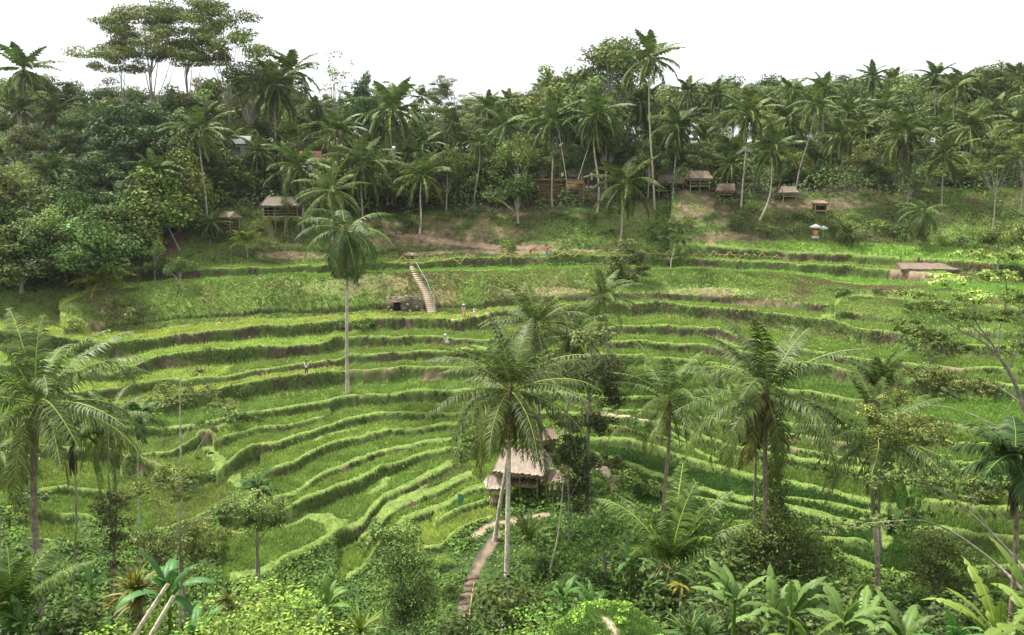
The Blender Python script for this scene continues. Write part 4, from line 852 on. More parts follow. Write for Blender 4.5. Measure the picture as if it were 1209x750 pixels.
# bushes
rb = random.Random(9); BG = 'bushes on the earth banks'
BL = [('bush2',600,300,'l'),('bush0',620,244,''),('bush2',586,246,''),('bush1',566,258,''),('bush0',640,250,''),('bush0',655,256,''),('bush2',812,272,''),('bush1',840,262,''),('bush0',870,268,''),('bush2',890,252,''),('bush0',910,262,''),('bush1',930,262,''),('bush2',950,262,''),('bush0',780,284,''),('bush0',745,300,''),
      ('bush0',1010,262,''),('bush2',1035,272,''),('bush1',1060,280,''),('bush0',1085,286,''),('bush2',1110,290,''),('bush1',1135,294,''),('bush2',1155,300,''),('bush0',985,276,''),('bush0',940,276,''),('bush1',915,275,''),
      ('bush0',200,318,''),('bush1',187,325,''),('bush0',230,322,''),('bush0',85,395,''),('bush1',150,378,''),('bush0',165,372,''),('bush2',140,366,''),('bush0',400,392,''),('bush2',432,391,''),('bush0',250,425,''),('bush0',440,270,''),('bush0',380,282,''),('bush0',300,275,''),('bush1',250,285,''),
      ('bush0',520,262,''),('bush0',545,258,''),('bush1',480,268,''),('bush0',700,262,''),('bush0',720,256,''),('bush1',715,280,''),('bush2',672,262,''),('bush0',1040,350,''),('bush1',1075,365,''),('bush0',1100,430,''),('bush1',1110,412,''),('bush0',1180,470,''),('bush1',1130,470,''),('bush0',1080,450,''),('bush1',1170,590,''),('bush0',1150,600,''),('bush1',1120,580,''),
      ('bush1',20,600,''),('bush0',30,620,''),('bush1',10,575,''),('bush0',20,560,''),('bush0',200,470,''),('bush1',230,480,''),('bush0',260,480,''),('bush2',180,500,''),('bush0',290,470,''),('bush1',270,500,''),('bush0',300,500,''),('bush0',160,455,''),('bush1',560,540,''),('bush0',575,530,''),('bush0',590,520,''),('bush2',560,515,''),('bush0',700,500,''),('bush1',740,505,''),('bush0',730,580,''),('bush0',780,590,''),('bush1',460,640,''),('bush0',700,405,''),('bush0',200,565,''),('bush1',230,580,''),('bush0',140,600,'')]
BK = {'bush0': 'rounded green bush', 'bush1': 'low spreading dark bush', 'bush2': 'tall light green bush'}
def where(u, v):
    vs = 'on the bank brow' if v < 265 else 'on the upper bank' if v < 300 else 'by the upper terraces' if v < 400 else 'on the middle terraces' if v < 500 else 'on the lower terraces'
    for lim, t in [(130, 'at the far left'), (270, 'left of the lone palm'), (460, 'by the lone palm'), (560, 'around the stairs'), (680, 'below the stepped platform'), (780, 'under the tallest palm'), (880, 'below the three huts'), (990, 'below the ledge hut'), (1110, 'by the long low roof')]:
        if u < lim: return vs, t
    return vs, 'at the right edge'
bc = {}
for q in BL: bc.setdefault((BK[q[0]],) + where(q[1], q[2]), []).append(q)
for (a_, b_, c_), L_ in bc.items():
    L_.sort(key=lambda q: q[1])
    for n_, (kd, u, v, _) in enumerate(L_):
        p = hit(u, v); h = rb.uniform(1.3, 2.6) * (1.3 if kd == 'bush2' else 1); s_ = (ORD[n_] + ' from left, ') if len(L_) > 1 else ''
        tree(kd, p, h, rb.uniform(1.0, 1.5), f'{s_}{a_.replace("rounded ", "").replace("spreading ", "")} {b_} {c_}', BG, 'leafy_bush', 'bush', seed=u)
# ------------------------------------------------------------------ particular trees in the middle and foreground
def W3(u, v, Y): return at(u, v, Y)
Y0 = 62  # slim pale-barked tree right of the big hut
b = ground_at(694, Y0)
branch_tree('slim pale-barked tree with a see-through crown right of the big hut', b,
  [([b, W3(693, 600, Y0), W3(694, 520, Y0), W3(696, 450, Y0), W3(700, 395, Y0)], .24, .06), ([W3(695, 490, Y0), W3(680, 462, Y0), W3(666, 450, Y0)], .07, .02), ([W3(696, 470, Y0), W3(712, 450, Y0), W3(725, 440, Y0)], .07, .02), ([W3(694, 540, Y0), W3(680, 520, Y0)], .06, .02), ([W3(694, 555, Y0), W3(712, 540, Y0)], .06, .02), ([W3(696, 440, Y0), W3(700, 400, Y0)], .05, .02)],
  [(W3(700, 398, Y0), (2.0, 1.6, .7), 700, 1.8), (W3(672, 440, Y0), (1.5, 1.5, 1.3), 500, 1.1), (W3(722, 440, Y0 + .5), (1.6, 1.5, 1.3), 600, 1.1), (W3(700, 455, Y0), (1.3, 1.3, 1.2), 350, 1.1), (W3(705, 500, Y0), (1.5, 1.4, .9), 420, .9), (W3(672, 500, Y0), (1.2, 1.2, .7), 260, .8), (W3(675, 525, Y0), (1.2, 1.2, .7), 300, .9), (W3(715, 545, Y0), (1.5, 1.3, .6), 380, 1.3), (W3(668, 548, Y0), (1.0, 1.0, .5), 200, 1.2), (W3(725, 470, Y0), (1.0, 1.0, .8), 250, .9)],
  leaf=.2, seed=31, bark=(1.2, 1.15, 1.05))
Y0 = 57
b = ground_at(661, Y0)
branch_tree('thin crooked white stem rising from the bushes below the stone steps', b, [([b + Vector((-.8, 0, 0)), W3(658, 640, Y0), W3(663, 600, Y0), W3(665, 562, Y0)], .09, .03), ([W3(664, 580, Y0), W3(658, 565, Y0)], .03, .01)],
  [(W3(664, 558, Y0), (.9, .9, .5), 160, 1.3), (W3(655, 570, Y0), (.6, .6, .4), 80, 1.2)], leaf=.16, seed=32, bark=(1.6, 1.6, 1.5))
Y0 = 60
b = ground_at(672, Y0)
branch_tree('dark shrubby tree against the right wall of the big hut', b, [([b, W3(672, 590, Y0), W3(670, 560, Y0)], .12, .05), ([W3(672, 590, Y0), W3(684, 565, Y0)], .06, .03)],
  [(W3(672, 560, Y0 + 1), (1.3, 1.3, 2.1), 900, .55), (W3(683, 585, Y0 + 1), (1.1, 1.1, 1.6), 600, .55), (W3(665, 540, Y0 + 2), (1.0, 1.2, 1.2), 380, .7), (W3(683, 545, Y0 + 2), (1.2, 1.2, 1.2), 420, .7)], leaf=.17, seed=33)
Y0 = 50
b = ground_at(715, Y0)
branch_tree('spreading dark green tree over the gully left of the young palm', b, [([b, W3(715, 680, Y0), W3(712, 640, Y0)], .14, .06), ([W3(714, 660, Y0), W3(735, 638, Y0), W3(745, 625, Y0)], .05, .02), ([W3(714, 665, Y0), W3(690, 640, Y0)], .05, .02), ([W3(714, 670, Y0), W3(765, 650, Y0)], .05, .02)],
  [(W3(690, 615, Y0), (1.3, 1.2, .5), 420, 1.2), (W3(722, 612, Y0 + 1), (1.5, 1.2, .5), 480, 1.1), (W3(745, 630, Y0), (1.2, 1.2, .5), 360, 1.15), (W3(705, 640, Y0 - 1), (1.4, 1.2, .5), 420, 1.0), (W3(685, 655, Y0 - 1), (1.1, 1.1, .5), 320, 1.1), (W3(740, 600, Y0 + 3), (1.6, 1.4, .9), 500, .55), (W3(765, 650, Y0), (1.3, 1.2, .8), 420, .6), (W3(700, 680, Y0), (1.6, 1.4, .7), 500, .55)], leaf=.15, tone=(1.1,1.3,1.0), seed=34)
Y0 = 50
b = ground_at(920, Y0)
branch_tree('dense glossy tree behind the banana plants at right of centre', b, [([b, W3(920, 670, Y0), W3(905, 620, Y0)], .2, .08), ([W3(918, 670, Y0), W3(950, 640, Y0)], .1, .04), ([W3(918, 670, Y0), W3(880, 640, Y0)], .1, .04)],
  [(W3(912, 590, Y0 + 1), (.9, 1.0, 1.7), 800, .8), (W3(915, 622, Y0), (1.7, 1.5, 1.3), 1300, .85), (W3(885, 640, Y0), (1.5, 1.3, 1.3), 1000, .75), (W3(945, 640, Y0), (1.7, 1.4, 1.2), 1200, .95), (W3(965, 665, Y0), (1.7, 1.4, 1.2), 1100, .95), (W3(905, 665, Y0), (2.0, 1.5, 1.4), 1200, .6), (W3(860, 655, Y0), (1.3, 1.2, 1.2), 800, .65), (W3(940, 690, Y0 - 1), (2.0, 1.5, 1.2), 1000, .7), (W3(910, 558, Y0 + 1), (.5, .6, 1.0), 260, .8)], leaf=.17, tone=(1.45, 1.5, 1.2), seed=35)
Y0 = 47
b = ground_at(1100, Y0)
branch_tree('round dark tree with small shiny leaves in front of the right-hand terraces', b, [([b, W3(1102, 690, Y0), W3(1100, 650, Y0)], .16, .07), ([W3(1101, 685, Y0), W3(1125, 655, Y0)], .07, .03)],
  [(W3(1100, 640, Y0), (1.4, 1.3, .9), 900, .75), (W3(1125, 655, Y0), (1.2, 1.2, .9), 800, .9), (W3(1090, 670, Y0), (1.3, 1.2, 1.0), 800, .6), (W3(1118, 685, Y0), (1.5, 1.3, 1.1), 900, .6), (W3(1145, 668, Y0), (.8, .9, .7), 360, .9)], leaf=.15, tone=(1.3, 1.4, 1.1), seed=36)
# airy feathery tree leaning in from the right edge
Y0 = 40
b = ground_at(1262, Y0 - 2)
branch_tree('airy feather-leaved tree leaning in from the right edge', b,
  [([b, W3(1245, 590, Y0 - 1), W3(1212, 492, Y0), W3(1196, 445, Y0), W3(1182, 425, Y0)], .17, .07), ([W3(1182, 425, Y0), W3(1160, 402, Y0), W3(1135, 392, Y0), W3(1105, 372, Y0)], .06, .015), ([W3(1182, 425, Y0), W3(1168, 400, Y0), W3(1150, 380, Y0), W3(1150, 350, Y0)], .06, .015), ([W3(1180, 422, Y0), W3(1178, 395, Y0 + .5), W3(1190, 350, Y0 + .5), W3(1186, 320, Y0)], .05, .012), ([W3(1170, 405, Y0), W3(1130, 370, Y0), W3(1095, 350, Y0)], .035, .01), ([W3(1190, 440, Y0), W3(1205, 400, Y0), W3(1215, 370, Y0)], .05, .02)],
  [(W3(1120, 330, Y0), (1.3, 1.0, .28), 420, 1.9), (W3(1080, 345, Y0), (1.0, .8, .25), 300, 1.2), (W3(1100, 362, Y0), (1.2, .8, .25), 340, 1.0), (W3(1150, 350, Y0), (1.4, 1.0, .3), 420, 1.7), (W3(1185, 325, Y0), (1.4, 1.0, .3), 420, 1.6), (W3(1205, 350, Y0), (1.0, 1.0, .35), 300, 1.2), (W3(1140, 375, Y0), (1.3, .9, .3), 380, 1.0), (W3(1180, 375, Y0), (1.2, 1.0, .3), 360, .9), (W3(1085, 392, Y0), (1.3, .9, .28), 360, 1.0), (W3(1065, 380, Y0), (.8, .7, .2), 200, .9), (W3(1110, 400, Y0), (1.4, .9, .3), 360, .9), (W3(1150, 300, Y0 + 1), (1.2, .9, .25), 300, 1.7), (W3(1200, 300, Y0), (1.0, .9, .3), 300, 1.3), (W3(1140, 410, Y0), (1.2, .8, .25), 260, .8), (W3(1200, 410, Y0), (.9, .8, .3), 220, .9)],
  leaf=.13, tone=(1.35,1.45,1.15), seed=37, bark=(.8, .8, .75), shell=.1)
Y0 = 38
b = ground_at(1272, Y0 - 3)
branch_tree('low spreading feather-leaved tree with two long pale limbs reaching left', b,
  [([b, W3(1250, 720, Y0 - 2), W3(1200, 660, Y0), W3(1160, 618, Y0), W3(1125, 588, Y0), W3(1075, 560, Y0)], .10, .02), ([W3(1240, 730, Y0 - 2), W3(1180, 668, Y0), W3(1130, 630, Y0), W3(1090, 612, Y0), W3(1020, 618, Y0)], .09, .015), ([W3(1125, 588, Y0), W3(1108, 575, Y0), W3(1085, 568, Y0)], .03, .01), ([W3(1180, 640, Y0), W3(1150, 600, Y0), W3(1120, 590, Y0)], .03, .01)],
  [(W3(1060, 562, Y0), (1.5, 1.0, .25), 420, .9), (W3(1095, 568, Y0), (1.4, 1.0, .25), 380, .85), (W3(1130, 585, Y0), (1.2, .9, .2), 240, .8), (W3(1030, 570, Y0 + 1), (.8, .8, .2), 180, .9), (W3(1000, 620, Y0), (1.3, .9, .22), 340, .9), (W3(1045, 618, Y0), (1.3, .9, .25), 360, .85), (W3(975, 626, Y0), (.8, .7, .18), 180, .8), (W3(1080, 606, Y0), (1.0, .8, .2), 240, .8)],
  leaf=.11, tone=(1.7,1.7,1.35), seed=38, bark=(1.4, 1.35, 1.2), shell=.1)
Y0 = 44
b = ground_at(1290, Y0 - 2)
branch_tree('bushy olive tree top with a bare white branch above the low flat palm', b,
  [([b, W3(1230, 520, Y0), W3(1186, 508, Y0), W3(1150, 490, Y0), W3(1120, 480, Y0), W3(1080, 478, Y0)], .07, .015), ([W3(1235, 530, Y0), W3(1208, 478, Y0), W3(1180, 456, Y0), W3(1130, 446, Y0)], .06, .015), ([W3(1186, 508, Y0), W3(1150, 500, Y0), W3(1128, 503, Y0)], .03, .01)],
  [(W3(1080, 500, Y0), (1.9, 1.2, .5), 700, 1.0), (W3(1050, 515, Y0), (1.3, 1.0, .5), 420, 1.1), (W3(1105, 520, Y0), (1.4, 1.0, .45), 460, .95), (W3(1030, 485, Y0), (.9, .9, .4), 280, 1.3), (W3(1060, 470, Y0), (1.0, .9, .35), 300, 1.0), (W3(1130, 450, Y0), (1.6, 1.0, .35), 420, .8), (W3(1095, 440, Y0), (1.4, 1.0, .3), 360, .8), (W3(1160, 460, Y0), (1.3, 1.0, .3), 300, .8)],
  leaf=.12, tone=(1.8,1.7,1.3), seed=39, bark=(1.7, 1.65, 1.5), shell=.15)
# left side
Y0 = 52
b = ground_at(213, Y0)
branch_tree('thin pale tree with a see-through crown at left of the curved paddies', b, [([b, W3(212, 600, Y0), W3(214, 540, Y0), W3(212, 470, Y0), W3(214, 440, Y0)], .10, .03), ([W3(214, 520, Y0), W3(228, 498, Y0), W3(240, 480, Y0)], .03, .01), ([W3(213, 560, Y0), W3(240, 520, Y0), W3(262, 480, Y0)], .03, .01), ([W3(213, 560, Y0), W3(200, 545, Y0)], .02, .01)],
  [(W3(200, 470, Y0), (1.4, 1.2, .5), 260, 1.1), (W3(235, 462, Y0), (1.6, 1.2, .5), 300, 1.1), (W3(265, 478, Y0), (1.5, 1.2, .45), 300, 1.0), (W3(255, 500, Y0), (1.3, 1.2, .4), 200, .9), (W3(225, 440, Y0), (1.0, 1, .4), 140, 1.2), (W3(240, 540, Y0), (.8, .8, .3), 90, 1.1)], leaf=.14, tone=(1.7,1.7,1.4), seed=40, bark=(1.6, 1.6, 1.5), shell=.1)
Y0 = 50
b = ground_at(222, Y0)
branch_tree('wide olive tree with layered foliage left of the deep green paddy', b, [([b, W3(214, 660, Y0), W3(211, 620, Y0)], .13, .06), ([W3(212, 630, Y0), W3(240, 610, Y0), W3(265, 598, Y0)], .04, .02), ([W3(212, 640, Y0), W3(190, 600, Y0), W3(180, 585, Y0)], .04, .015), ([W3(212, 650, Y0), W3(250, 640, Y0)], .05, .02)],
  [(W3(185, 572, Y0), (1.6, 1.2, .4), 460, 1.1), (W3(215, 562, Y0), (1.5, 1.2, .4), 380, 1.2), (W3(155, 580, Y0), (1.2, 1.1, .4), 300, .9), (W3(205, 590, Y0), (1.5, 1.2, .4), 300, .9), (W3(170, 640, Y0), (1.6, 1.2, .6), 560, .8), (W3(235, 620, Y0 + 1), (1.3, 1.2, .55), 520, 1.2), (W3(260, 632, Y0), (1.6, 1.2, .6), 640, 1.2), (W3(215, 640, Y0), (1.8, 1.3, .6), 700, .9), (W3(245, 655, Y0), (1.7, 1.2, .6), 560, .75), (W3(190, 655, Y0), (1.6, 1.2, .7), 560, .6)], leaf=.14, tone=(1.6,1.6,1.3), seed=41)
Y0 = 53
b = ground_at(303, Y0)
branch_tree('rounded tree with pale green leaf clusters around the small areca palm', b, [([b, W3(304, 640, Y0), W3(303, 610, Y0)], .14, .06), ([W3(303, 640, Y0), W3(280, 615, Y0)], .05, .02), ([W3(303, 640, Y0), W3(325, 615, Y0)], .05, .02)],
  [(W3(290, 592, Y0), (1.6, 1.3, .7), 900, 1.5), (W3(315, 602, Y0), (1.4, 1.2, .8), 760, 1.2), (W3(272, 600, Y0), (1.2, 1.1, .6), 520, 1.3), (W3(330, 612, Y0), (.8, .9, .8), 320, .8), (W3(300, 618, Y0), (1.4, 1.2, .6), 480, .8)], leaf=.14, tone=(1.5,1.5,1.3), seed=42)
Y0 = 44
b = ground_at(139, Y0)
branch_tree('slender tree wrapped in dark climbing leaves behind the pandanus', b, [([b, W3(138, 690, Y0), W3(132, 620, Y0), W3(128, 560, Y0)], .09, .04)],
  [(W3(128, 590, Y0), (.9, .9, .6), 260, .8), (W3(133, 612, Y0), (.8, .8, .8), 300, .75), (W3(136, 640, Y0), (.7, .7, .9), 300, .7), (W3(118, 600, Y0), (.6, .6, .3), 120, 1.0), (W3(145, 590, Y0), (.6, .6, .3), 120, 1.1), (W3(136, 670, Y0), (.4, .4, .8), 120, .7)], leaf=.14, seed=43, bark=(.8, .6, .5))
Y0 = 49
b = ground_at(478, Y0)
branch_tree('upright dark leafy tree between the lower paddies and the stepped path', b, [([b, W3(474, 700, Y0), W3(472, 660, Y0)], .14, .05)],
  [(W3(478, 632, Y0 + 1), (.9, .9, .8), 460, 1.1), (W3(465, 660, Y0), (1.0, 1.0, 1.2), 700, .7), (W3(488, 660, Y0), (1.1, 1.0, 1.2), 700, .9), (W3(470, 695, Y0), (1.3, 1.1, 1.3), 900, .75), (W3(495, 700, Y0), (1.2, 1.1, 1.3), 760, .85), (W3(480, 725, Y0), (1.7, 1.2, 1.2), 900, .7)], leaf=.15, tone=(1.3,1.5,1.1), seed=44)
Y0 = 117
b = ground_at(742, Y0)
branch_tree('light airy tree growing in front of the bamboo fence', b, [([b, W3(742, 330, Y0), W3(741, 300, Y0)], .16, .05), ([W3(742, 322, Y0), W3(728, 306, Y0)], .06, .02), ([W3(742, 322, Y0), W3(758, 308, Y0)], .06, .02)],
  [(W3(742, 288, Y0), (1.1, 1.0, 1.2), 360, 1.6), (W3(730, 308, Y0), (1.4, 1.1, 1.3), 500, 1.3), (W3(752, 306, Y0), (1.5, 1.1, 1.3), 500, 1.2), (W3(740, 326, Y0), (2.0, 1.2, 1.2), 640, 1.1), (W3(760, 320, Y0), (1.1, 1.0, .9), 260, 1.2), (W3(724, 324, Y0), (1.1, 1.0, .9), 240, 1.2)], leaf=.3, seed=45)
Y0 = 122
b = ground_at(792, Y0)
branch_tree('small tree with a forked white stem and thin flat crown behind the fence', b, [([b, W3(792, 312, Y0), W3(794, 300, Y0), W3(797, 288, Y0)], .09, .03), ([W3(792, 310, Y0), W3(787, 300, Y0)], .05, .02)],
  [(W3(800, 272, Y0), (1.7, 1.2, .5), 300, 1.1), (W3(788, 280, Y0), (1.6, 1.2, .4), 260, 1.0), (W3(806, 284, Y0), (1.3, 1, .4), 180, 1.0), (W3(795, 262, Y0), (1.0, 1, .4), 140, 1.2)], leaf=.28, seed=46, bark=(1.7, 1.7, 1.6))
# ------------------------------------------------------------------ foreground plants along the bottom of the view
def pt(u, v, Y): return at(u, v, Y)
def gnd(u, Y): return ground_at(u, Y)
def ban(u, vtop, Y, n, L, label, seed, **k):
    b_ = gnd(u, Y); h = max(.3, at(u, vtop, Y).z - b_.z - L * .55); return banana(b_, h, label, seed, n, L, **k)
ban(862, 670, 29, 12, 2.3, 'banana plant with one tall upright leaf, leftmost of the right-hand row', 1, wd=.30, spread=1.2)
ban(908, 690, 30, 9, 2.4, 'banana plant under the broad drooping palm', 2, wd=.30)
ban(928, 682, 28, 8, 2.4, 'banana plant with narrow upright leaves right of the light trunk', 3, wd=.26, spread=.6)
ban(990, 700, 27, 11, 2.2, 'large banana plant with broad ribbed leaves at bottom right of centre', 4, wd=.34)
ban(1012, 706, 30, 8, 2.2, 'banana plant left of the flat-crowned palm trunk', 5, wd=.30)
ban(1060, 716, 27, 8, 2.0, 'low banana plant right of the flat-crowned palm trunk', 6)
ban(1120, 712, 25, 7, 2.2, 'banana plant with a blue-green arching leaf at bottom right', 7, tone=(.7, .95, 1.0))
ban(1170, 694, 22, 7, 2.6, 'torn bright yellow-green banana plant in the bottom right corner', 8, tone=(1.35, 1.15, .7), tear=.9, wd=.22)
ban(1212, 668, 21, 7, 2.6, 'banana plant with ragged leaves cut by the right edge', 9, tone=(1.2, 1.1, .8), tear=.8, wd=.24)
ban(950, 724, 25, 8, 2.2, 'banana plant with yellowing leaves low in the right-hand row', 10, tone=(1.15, 1.05, .8))
ban(820, 720, 31, 8, 1.8, 'small dull banana plant beside the ribbon-leaved clump', 11, tone=(.55, .7, .75))
ban(782, 652, 44, 8, 1.8, 'banana plant in the gully behind the young palm', 12, tone=(.8, .95, .9))
ban(742, 640, 46, 8, 1.8, 'banana plant left of the young palm', 13, tone=(.7, .9, .8))
ban(700, 690, 40, 9, 2.0, 'broad-leaved banana plant above the grassy mound', 14, tone=(.6, .8, .7))
ban(664, 684, 42, 8, 1.7, 'banana plant right of the tall white trunk', 15, tone=(.6, .82, .68))
ban(207, 658, 27, 7, 2.2, 'banana plant with two blue-green leaves in a V at lower left', 16, tone=(.55, .85, .95), tear=.15, spread=.55, wd=.30)
ban(20, 664, 30, 8, 1.5, 'broad-leaved plant with pale heart-shaped leaves at the left edge', 17, tone=(.75, .95, .85), tear=.05, wd=.42)
ban(118, 672, 33, 6, 1.3, 'young banana plant among the ground cover at lower left', 18, tone=(.8, 1, .95), tear=.05)
ban(36, 706, 26, 8, 1.4, 'dark broad-leaved clump below the big left palm', 19, tone=(.45, .62, .55), tear=.05, wd=.36)
ban(390, 688, 34, 8, 1.6, 'broad-leaved bright plant at the foot of the lowest paddy', 20, tone=(.95, 1.1, .8), tear=.05, wd=.36)
ban(236, 720, 24, 8, 1.8, 'banana plant beneath the cut poles at bottom left', 21, tone=(.5, .8, .6))
ban(440, 735, 29, 7, 1.2, 'pale leafy plant beside the striped spiky clump', 22, tone=(.85, 1.0, .9), tear=.3)
def spk(u, v, Y, *a, **k):
    b_ = gnd(u, Y); return b_, at(u, v, Y).z - b_.z
b_, h_ = spk(428, 742, 26); spiky(b_, h_, 46, 1.15, .035, 'striped green and yellow spiky clump at bottom centre left', 'screw_pine', 'spiky plant', [(1.5, 1.15, .6), (.75, .8, .5), (1.1, .8, .45)], 50, .35, 1.5, .6)
b_, h_ = spk(168, 690, 27); spiky(b_, h_, 26, 1.1, .055, 'dry straw-coloured pandanus on bundled canes at lower left', 'screw_pine', 'spiky plant', [(1.9, 1.15, .9), (1.6, .95, .6), (.9, .8, .5), (1.2, .6, .35)], 51, -.3, 1.5, 1.0, stems=[(0, 0, h_), (-.18, .1, h_ - .25), (.25, 0, h_ - .35), (.1, .1, h_ - .1)], tcol=(.75, .6, .5))
b_, h_ = spk(276, 704, 28); spiky(b_, h_, 26, .75, .04, 'small dry-leaved cane plant rising from bright green shrubs', 'cane_plant', 'spiky plant', [(1.4, 1.0, .6), (.8, .6, .35), (1.2, .7, .4)], 52, -.6, 1.5, 1.1, stems=[(0, 0, h_), (.1, .1, h_ - .3)], tcol=(.8, .7, .5))
b_, h_ = spk(812, 738, 29); spiky(b_, h_ - .4, 60, 1.5, .028, 'clump of long ribbon-like grass with whitish blades beside the mound', 'ribbon_grass', 'grass clump', [(1.6, 1.3, 1.4), (.4, .5, .35), (.35, .5, .3)], 53, .5, 1.5, 1.5)
b_, h_ = spk(832, 742, 27); spiky(b_, h_ - .3, 70, 1.2, .022, 'dark narrow-leaved clump below the leftmost banana plant', 'ribbon_grass', 'grass clump', [(.35, .42, .32), (.5, .6, .4)], 54, .4, 1.5, 1.2)
b_, h_ = spk(140, 712, 30); spiky(b_, h_, 12, .7, .05, 'thin cane with rust-coloured leaves left of the pandanus', 'cane_plant', 'spiky plant', [(1.3, .45, .2), (.9, .5, .2)], 55, -.2, 1.3, .8, tcol=(.5, .4, .35))
b_, h_ = spk(800, 688, 36); spiky(b_, h_, 14, .8, .06, 'drooping dead orange leaves beside the young palm', 'dead_frond', 'dead leaves', [(2.2, 1.1, .5), (1.6, .8, .35)], 56, -.3, .6, 1.6)
for n_, (u, v, Y, kd, hh, ww, lab, tn) in enumerate([
 (265, 738, 27, 'shrub2', 2.0, 1.5, 'bright lime-green shrub around the dry cane plant', 0), (118, 752, 25, 'shrub2', 1.6, 1.6, 'bright lime-green shrub in front of the pandanus', 0),
 (180, 760, 23, 'shrub2', 1.5, 1.4, 'lime-green shrub cut by the bottom edge below the poles', 0), (360, 745, 28, 'shrub2', 1.7, 1.7, 'pale green star-leaved shrub left of the striped spiky clump', 0),
 (320, 752, 27, 'shrub0', 1.6, 1.5, 'green shrub right of the lime-green shrub', 0), (400, 758, 25, 'shrub2', 1.4, 1.4, 'pale shrub at the bottom edge under the spiky clump', 0),
 (70, 745, 26, 'shrub1', 1.8, 1.6, 'dark shrub right of the big left trunk', 0), (0, 745, 26, 'shrub1', 1.8, 1.4, 'dark shrub in the bottom left corner', 0), (520, 745, 42, 'shrub1', 2.0, 1.4, 'dark bush on the left side of the stepped path', 0),
 (630, 700, 45, 'shrub1', 1.5, 1.5, 'leafy bush right of the stepped path', 0), (655, 735, 38, 'shrub0', 1.7, 1.6, 'green bush between the tall white trunk and the mound', 0), (608, 742, 43, 'shrub0', 1.2, 1.5, 'low bush against the foot of the tall white trunk', 0),
 *[(u_, v_, 0, 'shrub%d' % (q_ % 2), 1.2, 1.5, l_, 0) for q_, (u_, v_, l_) in enumerate([(620, 660, 'low leafy bush just right of the upper stepped path'), (640, 672, 'leafy bush between the two white trunks and the gully'), (660, 655, 'bush at the foot of the slim pale-barked tree'), (676, 690, 'dark bush at the edge of the gully'), (618, 712, 'leafy bush halfway down right of the tall white trunk'), (640, 720, 'second leafy bush above the grassy mound'), (575, 700, 'small bush squeezed between path and curved trunk'), (505, 700, 'green bush at the left shoulder of the path'), (520, 668, 'green bush below the yellow-green paddy patches'), (535, 705, 'low bush touching the dark worn steps'), (450, 742, 'dark bush right of the spiky clump'), (490, 748, 'dark bush at the bottom edge left of the path')])],
 (1090, 735, 32, 'shrub1', 1.8, 1.6, 'dark bush with dry twigs behind the low banana plant', 0), (1150, 735, 30, 'shrub1', 1.8, 1.6, 'dark bush behind the blue-green banana leaf', 0), (870, 735, 33, 'shrub1', 2.0, 1.6, 'dark bush under the leftmost banana plant', 0),
 (970, 700, 42, 'shrub1', 2.2, 1.6, 'dark bush behind the large banana plant', 0), (760, 690, 43, 'shrub1', 2.4, 1.6, 'dark bush behind the grassy mound', 0), (840, 670, 46, 'shrub1', 2.4, 1.6, 'dark bush right of the young palm', 0), (740, 672, 46, 'shrub1', 2.2, 1.5, 'dark bush left of the young palm', 0)]):
    b_ = gnd(u, Y) if Y else hit(u, min(v, 746)); tp = at(u, v, Y).z if Y else -99
    tree(kd, b_, max(hh, tp - b_.z + hh * .55), ww, lab, 'shrubs along the bottom of the view', 'leafy_bush', 'bush', seed=700 + n_)
# cut poles leaning at lower left
for n_, (a0, a1, lab) in enumerate([((158, 752), (198, 690), 'upper of the two bleached poles leaning by the pandanus'), ((176, 755), (205, 704), 'lower of the two bleached poles leaning by the pandanus')]):
    mb = MB(); p = at(*a0, 25.5 - n_); q = at(*a1, 25.8 - n_); p2 = p + (p - q) * .5; root = empty('cut_pole', p2, 0, lab, 'pole', 'bleached poles at lower left')
    mb.tube([(0, 0, 0), tuple((q - p2) * .5 + Vector((0, 0, .02))), tuple(q - p2)], [.085, .08, .07], 9, 0, (2.2, 2.1, 1.9)); mb.build('shaft', M['bark'], root, True)
    mb = MB(); d_ = (q - p2).normalized(); mb.tube([tuple(q - p2 - d_ * .01), tuple(q - p2 + d_ * .012)], [.06, .06], 9, 0, (1.0, .8, .6)); mb.build('cut_end', M['bark'], root)
# grassy mound with a bare track
mc = at(718, 792, 27); mb = MB(); nu, nv = 60, 40; th = np.linspace(0, 2 * math.pi, nu, endpoint=False); ph = np.linspace(0, 1, nv)
TH_, PH_ = np.meshgrid(th, ph, indexing='ij'); rad = np.sin(PH_ * math.pi / 2); X_ = 2.35 * rad * np.cos(TH_); Y_ = 2.2 * rad * np.sin(TH_); Z_ = 2.55 * np.cos(PH_ * math.pi / 2) ** .8 + (fbm(X_, Y_, .7, 5, 3) - .5) * .35 - .3
trk = np.clip(1.3 - np.abs((X_ - (-.2 + .35 * (-Y_ - .2))) / .16), 0, 1) * (Y_ < -.05) * (Y_ > -1.9)
Z_ -= trk * .05
cc = np.array([.115, .19, .042]) * (.6 + .8 * fbm(X_, Y_, .35, 8, 3))[..., None]; cc = cc * (1 - trk[..., None]) + np.array([.42, .34, .23]) * trk[..., None]
idm = np.arange(nu * nv).reshape(nu, nv); q_ = np.stack([idm, np.roll(idm, -1, 0)], 0); ff = np.stack([q_[0][:, :-1], q_[1][:, :-1], q_[1][:, 1:], q_[0][:, 1:]], -1).reshape(-1, 4)
mb.add(np.stack([X_, Y_, Z_], -1).reshape(-1, 3), ff[:, ::-1], 0, cc.reshape(-1, 3)); root = empty('grassy_mound', (mc.x, mc.y, mc.z), 0, 'rounded grassy mound with a bare pale track at the bottom centre right', 'mound')
mb.build('mound_soil', M['ground'], root, True)
r = np.random.default_rng(4); n = 26000; a_ = r.uniform(0, 6.28, n); p_ = np.sqrt(r.random(n)) * .98; x_ = 2.35 * np.sin(p_ * math.pi / 2) * np.cos(a_); y_ = 2.2 * np.sin(p_ * math.pi / 2) * np.sin(a_)
